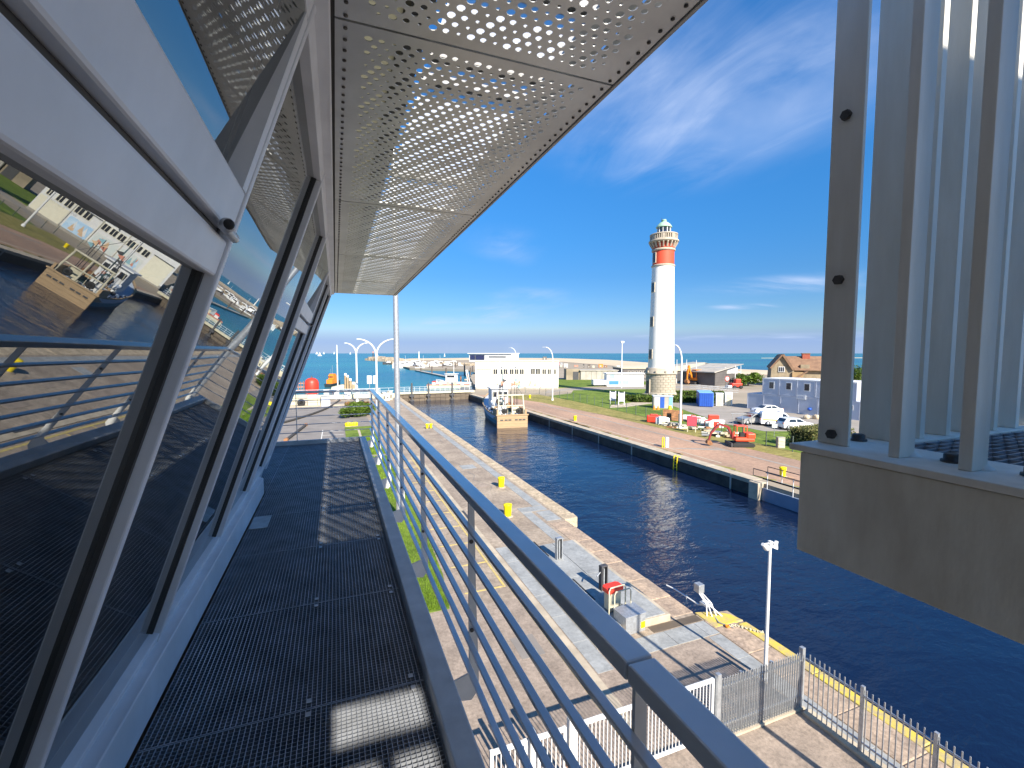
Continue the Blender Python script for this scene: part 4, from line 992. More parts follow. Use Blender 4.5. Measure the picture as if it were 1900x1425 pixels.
lp = thing('quay_lamp', 'slim white lamp post with two small spotlights beside the palisade fence', 'lamp post', (11.49, 9.27, 0))
MB().tube([(0, 0, 0), (0, 0, 4.0)], [0.055, 0.04], 12).build('pole', m_white, lp)
MB().box(-0.12, 0.12, -0.12, 0.12, 0, 0.03).build('base_plate', m_galv, lp)
MB().box(-0.045, 0.045, -0.045, 0.045, 3.95, 4.14).build('pole_head', m_white, lp)
MB().tube([(-0.22, 0.02, 4.08), (0.22, -0.02, 4.08)], 0.018, 6).build('cross_arm', m_white, lp)
for sx, tilt in ((-1, 50), (1, 20)):
    b = MB(); b.lathe([(0.05, 0.1), (0.055, 0.02), (0.085, -0.08), (0.09, -0.12)], 12)
    m4 = Matrix.Translation((sx * 0.2, -0.01 * sx, 4.02)) @ Matrix.Rotation(R(tilt) * sx, 4, 'Y'); b.v = [tuple(m4 @ Vector(v)) for v in b.v]
    b.build('spotlight', m_white, lp)
tl = thing('quay_mast', 'tall lamp mast standing on the quay beyond the right picture edge', 'lamp post', (10.62, 2.6, 0))
MB().tube([(0, 0, 0), (0, 0, 8.0)], [0.09, 0.06], 10).build('pole', m_white, tl)
MB().box(-0.35, 0.35, -0.3, 0.3, 7.95, 8.2).build('lamp_head', m_galv, tl)

# swing bridge landing: raised plate, rack posts, red reel stand, steel cabinet
br = thing('bridge_landing', 'raised light grey plate of the lock footbridge landing beside the water', 'platform', (0, 0, 0))
MB().box(8.35, 10.90, 12.62, 19.62, 0.0, 0.26).build('landing_body', m_kerb, br, bevel=0.02)
for y0, y1 in ((12.7, 16.2), (16.215, 19.55)):
    MB().box(9.62, 10.72, y0, y1, 0.20, 0.29).build('cover_plate', m_slab, br, bevel=0.006); MB().box(8.42, 9.60, y0, y1, 0.20, 0.287).build('cover_plate', m_slab, br, bevel=0.006)
for y0 in (14.35, 18.3): MB().box(8.75, 8.87, y0, y0 + 1.7, 0.28, 0.31).build('slot_cover', m_black, br)
for i, (x, y) in enumerate(((9.15, 17.92), (9.55, 14.9))):
    t = thing('rack_post', ('silver framed slotted rack post on the far half of the landing plate', 'dark slotted rack post with a side lever behind the red stand')[i], 'post', (x, y, 0.29), R(8), 'rack posts on the landing plate')
    fm = m_galv if i == 0 else m_dark
    for xx in (-0.15, 0.11): MB().box(xx, xx + 0.05, -0.09, 0.09, 0, 0.92).build('side_cheek', fm, t, bevel=0.005)
    MB().box(-0.15, 0.16, -0.09, 0.09, 0.92, 0.98).build('head_plate', fm, t, bevel=0.005); MB().box(-0.098, 0.108, 0.03, 0.085, 0, 0.918).build('back_plate', m_black, t)
    MB().box(-0.03, 0.03, -0.06, 0.02, 0.02, 0.85).build('toothed_rack', m_galv, t)
    if i: MB().tube([(-0.15, 0, 0.72), (-0.36, -0.05, 0.62)], 0.025, 8).build('lever', m_galv, t)
rs = thing('reel_stand', 'red hose box with cream tubular guard beside the steel cabinet', 'box', (9.1, 13.55, 0.29), R(5))
MB().box(-0.24, 0.24, -0.16, 0.2, 0.05, 0.72).build('cabinet', m_pale, rs, bevel=0.02)
b = MB(); b.prism([(-0.36, -0.14), (-0.28, -0.22), (0.28, -0.22), (0.36, -0.14), (0.36, 0.16), (0.26, 0.24), (-0.26, 0.24), (-0.36, 0.16)], 0.72, 0.90); b.build('red_cover', m_red, rs, bevel=0.03)
for i, (dx, dy, zt_) in enumerate(((0, -0.25, 0.98), (0.1, -0.42, 0.9))):
    b = MB(); b.tube([(-0.36 + dx, dy, 0), (-0.36 + dx, dy, zt_ - 0.1), (-0.3 + dx, dy, zt_), (0.3 + dx, dy, zt_), (0.36 + dx, dy, zt_ - 0.1), (0.36 + dx, dy, 0)], 0.024, 8); b.build('guard_hoop', m_pale, rs)
sc = thing('steel_cabinet', 'low stainless cabinet with yellow label at the end of the landing', 'cabinet', (9.28, 12.78, 0), R(4))
MB().box(-0.42, 0.42, -0.32, 0.32, 0, 0.62).build('body', m_galv, sc, bevel=0.01); MB().box(-0.45, 0.45, -0.35, 0.35, 0.62, 0.66).build('lid', m_galv, sc, bevel=0.006)
MB().box(0.22, 0.40, -0.326, -0.3205, 0.12, 0.34).build('label_plate', m_ylw, sc)
tr = thing('cable_trench', 'narrow open cable trench with black chain beside grey slabs', 'trench', (0, 0, 0))
MB().box(7.64, 7.70, 12.2, 20.5, -0.02, 0.02).build('trench_edge', m_pale, tr); MB().box(7.92, 7.99, 12.2, 20.5, -0.02, 0.035).build('trench_edge', m_pale, tr); MB().box(7.70, 7.92, 12.2, 20.5, -0.05, 0.006).build('trench_floor', m_black, tr)
ch = MB(); lk = MB().lathe([(0.03, 0), (0.05, 0.02), (0.03, 0.04), (0.012, 0.02), (0.03, 0)], 8).mesh('chain_link', m_dark)
for k in range(56): inst('chain_link', lk, tr, (7.81 + random.uniform(-0.03, 0.03), 12.5 + k * 0.14, 0.03), (R(70) if k % 2 else 0, 0, random.uniform(0, 0.5)))
MB().prism([(9.9, 12.25), (12.0, 12.25), (12.0, 12.6), (9.9, 12.6)], -0.05, 0.008).build('wet_plate', m_mud, tr)

# gauge box on bent pipes at the corner over the water
gb_ = thing('gauge_box', 'grey gauge box on bent pipes at the yellow quay corner', 'gauge', (12.35, 12.35, 0))
MB().box(-0.02, 0.24, 0.45, 0.72, 0.62, 0.93).build('box', m_galv, gb_, bevel=0.012)
for i, pts in enumerate(([(0.1, -0.1, 0), (0.08, 0.1, 0.4), (0.1, 0.5, 0.62)], [(0.3, -0.1, 0), (0.22, 0.1, 0.42), (0.16, 0.52, 0.62)], [(-0.05, 0.0, 0.02), (0.05, 0.15, 0.38), (0.05, 0.55, 0.62)], [(0.45, -0.2, 0.03), (0.2, 0.1, 0.3), (0.0, 0.5, 0.2), (-0.1, 1.6, 0.24), (-0.2, 2.0, 0.24)], [(0.05, 1.15, 0.22), (0.1, 1.2, -0.1), (0.0, 1.35, -0.4), (-0.2, 1.5, -0.35)], [(0.2, -0.1, 0.02), (0.0, -0.5, 0.06), (0.25, -0.9, 0.05)])):
    MB().tube(pts, 0.022 if i != 3 else 0.028, 8).build('pipe', m_white if i != 5 else m_galv, gb_)
MB().box(0.0, 0.3, 0.1, 0.42, 0.28, 0.36).build('bracket', m_white, gb_)
cx2 = thing('mooring_chain', 'pale chain and orange shackle lying on the yellow quay corner', 'chain', (12.5, 11.55, 0.04))
ck = MB().lathe([(0.035, 0), (0.05, 0.014), (0.035, 0.028), (0.02, 0.014), (0.035, 0)], 10).mesh('chain_link', m_pale)
for k in range(12): inst('chain_link', ck, cx2, (0.05 + k * 0.07, -0.05 * k + 0.12 * math.sin(k * 0.5), 0.01), (R(60) if k % 2 else 0, 0, 0.3))
MB().lathe([(0.06, 0), (0.09, 0.03), (0.06, 0.06), (0.03, 0.03), (0.06, 0)], 10, (-0.05, 0.02, 0)).build('shackle', m_orange, cx2)

# ---------------------------------------------------------------- yellow bollards
def bollard_parts(t, s=1.0):
    MB().lathe([(0.20 * s, 0), (0.205 * s, 0.05), (0.2 * s, 0.1), (0.24 * s, 0.62), (0.26 * s, 0.70), (0.24 * s, 0.735), (0.1 * s, 0.75)], 20).build('bollard_body', m_ylw, t)
    MB().lathe([(0.33 * s, 0), (0.33 * s, 0.03), (0.21 * s, 0.045)], 20).build('base_ring', m_quay, t)
BG = 'yellow mooring bollards'
for (p, lab) in ((at(930, 904), 'yellow mooring bollard on the left quay, farther of the near pair'), (at(942, 958), 'yellow mooring bollard on the left quay closest to the handrail'),
                 (at(1067, 781), 'yellow mooring bollard midway along the red path across the water'), (at(1452, 884), 'yellow mooring bollard beside the ramp railing at the right'),
                 (at(983, 739), 'small pale yellow bollard on the verge beside the trawler')):
    t = thing('bollard', lab, 'bollard', p, 0, BG); bollard_parts(t, 1.0)
t = thing('double_bollard', 'squat yellow double headed bollard far along the left quay', 'bollard', at(796, 795), 0, BG)
MB().box(-0.5, 0.5, -0.22, 0.22, 0, 0.06).build('base_plate', m_dark, t)
for dx in (-0.24, 0.24): MB().lathe([(0.17, 0.06), (0.15, 0.4), (0.22, 0.5), (0.22, 0.6), (0.1, 0.63)], 14, (dx, 0, 0)).build('bollard_head', m_ylw, t)
t = thing('yellow_valve_box', 'rounded yellow double capped box in the planting bed', 'bollard', at(652, 790), R(5))
for dx in (-0.42, 0.42): MB().lathe([(0.40, 0), (0.42, 0.35), (0.36, 0.5), (0.15, 0.56)], 14, (dx, 0, 0)).build('cap', m_ylw, t)
MB().box(-0.5, 0.5, -0.35, 0.35, 0, 0.38).build('body', m_ylw, t, bevel=0.05)

# ---------------------------------------------------------------- left side: mast, lamps, signs, hoses, shrubs
t = thing('mast', 'tall galvanised mast rising behind the handrail to the canopy end', 'mast', at(741, 962))
MB().tube([(0, 0, 0.3), (0, 0, 22)], [0.165, 0.13], 20).build('pole', m_galv, t); MB().box(-0.3, 0.3, -0.3, 0.3, 0, 0.3).build('plinth', m_kerb, t, bevel=0.02)
def double_lamp(base, ztop, span, lab):
    t = thing('street_lamp', lab, 'street lamp', base, -YAW, 'white street lamps'); zj = ztop - span * 0.62
    MB().tube([(0, 0, 0), (0, 0, zj)], [0.19, 0.15], 12).build('pole', m_white, t)
    for s_ in (-1, 1):
        pts = [(s_ * span * (0.02 + 0.98 * (1 - math.cos(a * math.pi / 2))), 0, zj - 0.6 + (ztop - zj + 0.6) * math.sin(a * math.pi / 2)) for a in (0, 0.15, 0.3, 0.45, 0.6, 0.75, 0.88, 1.0)]
        a = MB().tube(pts, [0.14] * 5 + [0.12, 0.1, 0.07], 8).build('arm', m_white, t)
        MB().obox((s_ * (span - 0.35), 0, ztop - 0.08), (0.8, 0.22, 0.1)).build('lamp_head', m_galv, a)
    MB().lathe([(0.3, 0), (0.3, 0.25), (0.2, 0.35)], 12).build('base', m_white, t)
pA = at(700, 757); double_lamp(pA, upto(pA, 700, 629), 3.3, 'double armed white street lamp nearest the handrail corner')
pB = at(663, 745); double_lamp(pB, upto(pB, 663, 636.5), 2.25, 'smaller double armed white street lamp left of the nearest one')
t = thing('light_pole', 'plain straight white light pole in front of the orange boat', 'pole', at(627, 726)); pz = upto(at(627, 726), 627, 640)
MB().tube([(0, 0, 0), (0, 0, pz)], [0.16, 0.12], 10).build('pole', m_white, t); MB().lathe([(0.5, 0), (0.3, 0.5), (0.16, 0.6)], 10).build('base', m_white, t); MB().lathe([(0.2, pz * 0.6), (0.22, pz * 0.6 + 0.1), (0.2, pz * 0.6 + 0.2)], 8).build('collar', m_galv, t)
def curved_lamp(base, ztop, reach, sgn, lab):
    t = thing('street_lamp', lab, 'street lamp', base, -YAW, 'white street lamps')
    pts = [(0, 0, 0), (0, 0, ztop - 2.2)] + [(sgn * reach * (1 - math.cos(a * math.pi / 2)), 0, ztop - 2.2 + 2.2 * math.sin(a * math.pi / 2)) for a in (0.2, 0.4, 0.6, 0.8, 1.0)]
    MB().tube(pts, [0.14, 0.11, 0.1, 0.1, 0.09, 0.08, 0.06], 10).build('pole', m_white, t)
    MB().obox((sgn * (reach + 0.2), 0, ztop), (0.7, 0.2, 0.1)).build('lamp_head', m_galv, t); MB().lathe([(0.22, 0), (0.22, 0.3), (0.14, 0.4)], 10).build('base', m_white, t)
p = at(1025, 743); curved_lamp(p, upto(p, 1025, 644), 1.5, -1, 'white curved street lamp before the right end of the white building')
p = at(1262, 795); curved_lamp(p, upto(p, 1262, 640), 0.9, -1, 'white curved street lamp in front of the lighthouse base')
p = at(957, 707); curved_lamp(p, upto(p, 957, 645), 1.9, -1, 'white curved street lamp rising behind the white building')
t = thing('floodlight_mast', 'slim white floodlight mast left of the lighthouse', 'mast', at(1153, 720)); z1 = upto(at(1153, 720), 1153, 636)
MB().tube([(0, 0, 0), (0, 0, z1)], [0.16, 0.1], 10).build('pole', m_white, t)
for s_ in (-1, 1): MB().obox((s_ * 0.25, -0.1, z1 + 0.2), (0.42, 0.4, 0.5), 0, R(20) * s_).build('floodlight', m_white, t)
for i, px in enumerate((686.5, 697.5)):
    p = at(px, 760); t = thing('notice_board', ('left', 'right')[i] + ' one of two white notice boards beside the lamp', 'sign', p, -YAW * 0.6, 'white notice boards by the lamp')
    zt_ = upto(p, px, 697); zb = upto(p, px, 712); w = 3.9 * p.length / F_PX
    MB().box(-w, w, -0.03, 0.03, zb, zt_).build('board', m_white, t); MB().tube([(0.0, 0.06, 0), (0.0, 0.06, zt_)], 0.05, 8).build('post', m_galv, t); MB().box(-w * 0.3, w * 0.1, -0.035, -0.031, zb + 0.3, zt_ - 0.3).build('printed_panel', m_greybld, t)
def hose(pts, r, lab):
    t = thing('hose', lab, 'hose', (0, 0, 0), 0, 'black hoses on the car park'); P_ = []
    for k in range(len(pts) - 1):
        for q_ in range(5): P_.append(pts[k].lerp(pts[k + 1], q_ / 5))
    P_.append(pts[-1]); P_ = [p + Vector((0, 0, r)) for p in P_]
    for _ in range(3): P_ = [P_[0]] + [(P_[i - 1] + P_[i] * 2 + P_[i + 1]) / 4 for i in range(1, len(P_) - 1)] + [P_[-1]]
    MB().tube(P_, r, 8).build('hose_body', m_hose, t)
    e = MB(); e.tube([P_[-1], P_[-1] + (P_[-1] - P_[-2]).normalized() * 0.5], r * 1.35, 8); e.build('coupling', m_rust, t); e = MB(); e.tube([P_[0], P_[0] - (P_[1] - P_[0]).normalized() * 0.5], r * 1.35, 8); e.build('coupling', m_rust, t)
hose([at(470, 800), at(545, 781), at(585, 768), at(612, 757), at(630, 744)], 0.16, 'long black hose curving across the car park')
hose([at(532, 818), at(552, 803), at(567, 791)], 0.16, 'short black hose lying on the asphalt with rusty ends')

def leaf_cloud(b, c, rad, n, size, squash=1.0, box=None):
    for _ in range(n):
        if box: p = Vector((random.uniform(-box[0], box[0]), random.uniform(-box[1], box[1]), random.uniform(0, box[2])))
        else:
            while True:
                p = Vector((random.uniform(-1, 1), random.uniform(-1, 1), random.uniform(-1, 1)))
                if p.length <= 1: break
            if p.length < 0.55: p = p.normalized() * random.uniform(0.55, 1)
            p = Vector((p.x * rad, p.y * rad, p.z * rad * squash))
        p += Vector(c); a, e_ = random.uniform(0, 6.28), random.uniform(-0.9, 0.9); s_ = size * random.uniform(0.6, 1.3)
        u = Vector((math.cos(a) * math.cos(e_), math.sin(a) * math.cos(e_), math.sin(e_))); v = u.cross(Vector((random.uniform(-1, 1), random.uniform(-1, 1), 1))).normalized()
        b.add([p - u * s_, p + v * s_ * 0.45, p + u * s_, p - v * s_ * 0.45], [(0, 1, 2, 3)])
def shrub(base, rad, h, n, size, lab, m=None, group='shrubs in the planting bed'):
    t = thing('shrub', lab, 'shrub', base, 0, group); b = MB()
    for k in range(9):
        a = 2 * math.pi * k / 9 + random.uniform(-0.3, 0.3); r = rad * random.uniform(0.3, 0.75)
        leaf_cloud(b, (r * math.cos(a), r * math.sin(a), h * random.uniform(0.35, 0.7)), rad * random.uniform(0.3, 0.5), n // 9, size, 0.8)
    b.build('foliage', m or m_leaf, t); st = MB()
    for k in range(6): st.tube([(0, 0, 0), (rad * 0.4 * math.cos(k), rad * 0.4 * math.sin(k), h * 0.6)], [0.05, 0.02], 5)
    tag(st.build('stems', m_twig, t), kind='stuff')
shrub(at(652, 774), 2.1, 1.7, 2600, 0.16, 'low spreading shrub behind the yellow capped box'); shrub(at(676, 770), 2.0, 1.9, 2600, 0.16, 'bushier shrub against the railing corner'); shrub(at(662, 760), 1.8, 1.4, 1600, 0.15, 'small far shrub behind the other two')
t = thing('planter_patch', 'low mound of reddish ground cover beside the lamp base', 'plant', at(668, 752)); b = MB(); leaf_cloud(b, (0, 0, 0.1), 1, 900, 0.16, box=(2.6, 1.6, 0.5)); b.build('foliage', mat_leaf('reddish leaf', (0.40, 0.17, 0.06), (0.16, 0.16, 0.03)), t)

# items at the far end of the left quay
p = at(579, 731); t = thing('buoy', 'big red cylindrical buoy standing ashore at the left', 'buoy', p); z1 = upto(p, 579, 701); r = 10.5 * p.y / F_PX / math.cos(YAW)
MB().lathe([(r * 0.94, 0), (r, 0.2), (r, z1 * 0.7), (r * 0.86, z1 * 0.86), (r * 0.5, z1 * 0.97), (0.1, z1)], 28).build('body', m_red, t); MB().lathe([(0.18, z1 - 0.05), (0.18, z1 + 0.35), (0.05, z1 + 0.45)], 10).build('ring_mount', m_dark, t)
p = at(556, 728); t = thing('rusty_frame', 'rusty red lattice frame left of the red buoy', 'frame', p, R(15)); k_ = p.y / F_PX
for i in range(4): MB().obox((-0.9 + i * 0.6, 0, 1.3), (0.16, 0.2, 2.6 + 0.2 * (i % 2))).build('upright', m_rust, t)
for z in (0.5, 1.3, 2.2): MB().obox((0, 0, z), (2.2, 0.14, 0.16)).build('cross_bar', m_mred, t)
t = thing('sea_wall', 'low pale parapet wall with railing at the far end of the left quay', 'wall', (-40, 100.5, 0))
for k in range(13): MB().box(k * 4 + 0.02, k * 4 + 3.98, 0, 0.5, 0, 0.95).build('wall_block', m_pale, t, bevel=0.02)
for k in range(26): MB().tube([(k * 2 + 0.5, 0.25, 0.95), (k * 2 + 0.5, 0.25, 2.1)], 0.035, 6).build('rail_post', m_post, t)
for z in (1.5, 2.1): MB().tube([(0.2, 0.25, z), (51.5, 0.25, z)], 0.03, 6).build('rail_bar', m_post, t)
for i, (px, py, w, h, d, m_) in enumerate(((553, 752, 3.0, 1.9, 1.2, m_pale), (571, 753, 3.2, 2.0, 1.2, m_greyconc), (589, 753, 3.2, 1.9, 1.2, m_pale))):
    p = at(px, py); t = thing('concrete_block', ('leftmost', 'middle', 'rightmost')[i] + ' of three big stacked concrete block piles at the kerb', 'concrete block', p, R(3), 'concrete block piles')
    for r_ in range(3):
        for c_ in range(2): MB().box((c_ - 1) * w / 2 + 0.03, c_ * w / 2 - 0.03, 0, d, r_ * h / 3 + 0.02, (r_ + 1) * h / 3 - 0.02).build('block', m_, t, bevel=0.04)
p = at(559, 754); t = thing('tyre', 'black tyre leaning on the concrete blocks', 'tyre', p, R(5)); b = MB()
b.lathe([(0.32, -0.14), (0.62, -0.16), (0.68, 0), (0.62, 0.16), (0.32, 0.14), (0.30, 0), (0.32, -0.14)], 20); b.v = [(v[0], v[2] - 0.4, v[1] + 0.68) for v in b.v]; b.build('tread', m_black, t)
p = at(604, 754); t = thing('grey_skip', 'pale blue grey box right of the concrete blocks', 'box', p, R(3)); MB().box(-0.7, 0.8, 0, 1.2, 0, 1.7).build('body', m_greybld, t, bevel=0.03); MB().box(-0.75, 0.85, -0.05, 1.25, 1.7, 1.8).build('lid', m_slab, t)
struct(MB().box(-40, 1.5, 88.5, 90.5, -0.05, 0.14).build('pavement', m_kerb))
for i, (px, w) in enumerate(((606, 0.5), (625, 0.45), (645, 0.6))):
    p = at(px, 741); t = thing('white_bollard', ('left', 'middle', 'right')[i] + ' white concrete post of three behind the end railing', 'post', p, 0, 'white concrete posts'); MB().box(-w, w, -0.4, 0.4, 0, 1.9).build('post_body', m_white, t, bevel=0.03); MB().box(-w - 0.06, w + 0.06, -0.46, 0.46, 1.9, 2.02).build('post_cap', m_white, t)
p = at(668, 738); t = thing('mesh_barrier', 'white mesh barrier panel behind the street lamp', 'barrier', p, 0)
for z in (0.2, 1.0, 1.8): MB().tube([(-1.5, 0, z), (4.2, 0, z)], 0.06, 6).build('bar', m_white, t)
for k in range(20): MB().tube([(-1.5 + k * 0.3, 0, 0.2), (-1.5 + k * 0.3, 0, 1.8)], 0.03, 5).build('upright', m_white, t)
for i, (px, w, h, m_) in enumerate(((707, 0.35, 1.3, m_pale), (712, 0.3, 1.7, m_pale), (718, 0.4, 1.4, m_white), (723, 0.35, 1.8, m_pale))):
    p = at(px, 745 - i); t = thing('gate_gear', ('leftmost small cream', 'second cream', 'white third', 'tall rightmost')[i] + ' gate machinery cabinet at the far lock end', 'cabinet', p, R(10 * i), 'gate machinery cabinets'); MB().box(-w, w, -0.5, 0.5, 0, h).build('body', m_, t, bevel=0.05); MB().box(-w - 0.05, w + 0.05, -0.55, 0.55, h, h + 0.1).build('lid', m_white, t); MB().box(-w * 0.5, w * 0.3, -0.52, -0.505, 0.4, h * 0.6).build('hatch', m_dark, t)

# ---------------------------------------------------------------- right bank: fence, hedges, site
fe = thing('wire_fence', 'low thin wire mesh fence with dark posts along the right bank lawn', 'fence', (0, 0, 0))
fpts = [Vector((40.9, 31.0, 0)), Vector((41.2, 40.0, 0)), Vector((42.0, 48.0, 0)), Vector((42.9, 56.0, 0)), Vector((44.2, 70.0, 0)), Vector((44.6, 84.0, 0)), Vector((44.2, 97.0, 0)), Vector((40.0, 103.5, 0))]
m_wire = mat('fence wire', (0.10, 0.13, 0.11), rough=0.6)
for a, c in zip(fpts, fpts[1:]):
    n_ = max(1, int((c - a).length / 2.7))
    for k in range(n_):
        p = a.lerp(c, k / n_); MB().box(p.x - 0.035, p.x + 0.035, p.y - 0.035, p.y + 0.035, 0, 1.55).build('fence_post', m_wire, fe)
    wr = MB()
    for z in (0.1, 0.45, 0.8, 1.15, 1.5): wr.tube([a + Vector((0, 0, z)), c + Vector((0, 0, z))], 0.012, 4)
    tag(wr.build('fence_wires', m_wire, fe), kind='stuff')
def hedge(c, rz, lx, ly, h, n, size, lab, m=m_leafdk, group='clipped hedges round the lighthouse'):
    t = thing('hedge', lab, 'hedge', c, rz, group); b = MB(); b.box(-lx + 0.15, lx - 0.15, -ly + 0.15, ly - 0.15, 0, h - 0.15)
    b.build('core', mat('hedge core', (0.02, 0.03, 0.008), rough=1) if 'hedge core' not in MATS else MATS['hedge core'], t)
    b = MB()
    for _ in range(n):
        f = random.random(); s_ = Vector((random.uniform(-lx, lx), random.uniform(-ly, ly), random.uniform(0, h)))
        ax = random.choice((0, 1, 1, 2, 2)); 
        if ax == 0: s_.x = lx * random.choice((-1, 1))
        elif ax == 1: s_.y = ly * random.choice((-1, 1, -1))
        else: s_.z = h
        s_ += Vector((random.gauss(0, 0.1), random.gauss(0, 0.1), random.gauss(0, 0.1)))
        a, e_ = random.uniform(0, 6.28), random.uniform(-1, 1); q_ = size * random.uniform(0.6, 1.3)
        u = Vector((math.cos(a) * math.cos(e_), math.sin(a) * math.cos(e_), math.sin(e_))); v = u.cross(Vector((random.uniform(-1, 1), random.uniform(-1, 1), 1))).normalized()
        b.add([s_ - u * q_, s_ + v * q_ * 0.5, s_ + u * q_, s_ - v * q_ * 0.5], [(0, 1, 2, 3)])
    b.build('foliage', m, t); return t
hedge(Vector((57.5, 74.5, 0)), R(-25), 6.5, 0.8, 1.15, 2600, 0.2, 'clipped green hedge left of the lighthouse base')
hedge(Vector((73.5, 78.0, 0)), R(-28), 5.0, 0.8, 1.2, 2200, 0.2, 'clipped green hedge right of the lighthouse base')
hedge(Vector((62.0, 70.8, 0)), R(-25), 8.5, 0.7, 1.0, 2600, 0.2, 'long low hedge in front of the lighthouse door')
hedge(Vector((46.0, 31.9, 0)), R(-6), 2.6, 1.4, 1.9, 5200, 0.11, 'thick flowering hedge at the right behind the steel platform post', m_leaffl, None)
for i, (px, py) in enumerate(((1137, 750), (1153, 752))):
    p = at(px, py); t = thing('sign_panel', ('left', 'right')[i] + ' white information panel before the low hedge', 'sign', p, R(-30), 'information panels by the hedge')
    for dx in (-0.5, 0.5): MB().box(dx - 0.07, dx + 0.07, -0.06, 0.06, 0, 2.5).build('post', m_white, t)
    MB().box(-0.43, 0.43, -0.03, 0.03, 0.7, 2.3).build('panel', m_greybld, t)

# two-storey grey site cabins
A = Vector((66.2, 58.9, 0)); B = Vector((68.6, 44.0, 0)); rz = math.atan2(B.y - A.y, B.x - A.x); hh = 2.65
cab_i = 0
def cabin(x0, w, lvl, lab, wins, door=None):
    t = thing('site_cabin', lab, 'cabin', A, rz, 'grey stacked site cabins')
    z0 = lvl * (hh + 0.06); d = 6.0 if lvl == 0 else 5.8
    MB().box(x0 + 0.02, x0 + w - 0.02, 0, d, z0 + 0.08, z0 + hh).build('wall', m_greybld, t, bevel=0.02)
    MB().box(x0 + 0.02, x0 + w - 0.02, -0.03, d, z0 + hh - 0.14, z0 + hh + 0.03).build('top_beam', m_greybld if lvl == 0 else m_white, t)
    MB().box(x0 + 0.02, x0 + w - 0.02, -0.03, d, z0, z0 + 0.14).build('bottom_beam', m_greybld, t)
    for xx in (x0 + 0.02, x0 + w - 0.12): MB().box(xx, xx + 0.1, -0.04, 0.0, z0 + 0.1, z0 + hh - 0.1).build('corner_post', m_greybld, t)
    for (xc, zc_, ww_, wh_) in wins:
        f = MB().box(x0 + xc - ww_ / 2 - 0.1, x0 + xc + ww_ / 2 + 0.1, -0.05, 0.01, z0 + zc_ - wh_ / 2 - 0.1, z0 + zc_ + wh_ / 2 + 0.1).build('window', m_white, t)
        MB().box(x0 + xc - ww_ / 2, x0 + xc + ww_ / 2, -0.07, -0.051, z0 + zc_ - wh_ / 2, z0 + zc_ + wh_ / 2).build('pane', m_winglass, f)
    return t
cw = 2.75
names = ('first', 'second', 'third', 'fourth', 'fifth')
for k in range(5): cabin(2.6 + k * cw, cw, 1, names[k] + ' upper grey cabin counted from the left end of the stack', [(1.55, 1.55, 0.7, 1.0)] if k != 3 else [])
for k in range(6): cabin(k * cw * 1.02, cw * 1.02, 0, (names + ('sixth',))[k] + ' lower grey cabin counted from the left end of the stack', [(1.6, 1.75, 0.55, 0.55)] if k in (4, 5) else [])
t = thing('cabin_sign', 'small white framed plate between the two cabin storeys', 'sign', A, rz); MB().box(8.2, 9.6, -0.14, -0.06, 2.35, 3.0).build('plate', m_white, t); MB().box(8.45, 9.35, -0.15, -0.141, 2.5, 2.85).build('panel', m_greybld, t)
for i, (x, s_) in enumerate(((10.2, 0.5),)):
    t = thing('site_lamp', 'dark blue round cover on the lower cabin front', 'lamp', A + Vector((math.cos(rz) * x, math.sin(rz) * x, 0.95)), rz); b = MB(); b.ball((0, -0.1, 0), 0.30, 12, 6, 0.8); b.build('cover', m_blue, t)

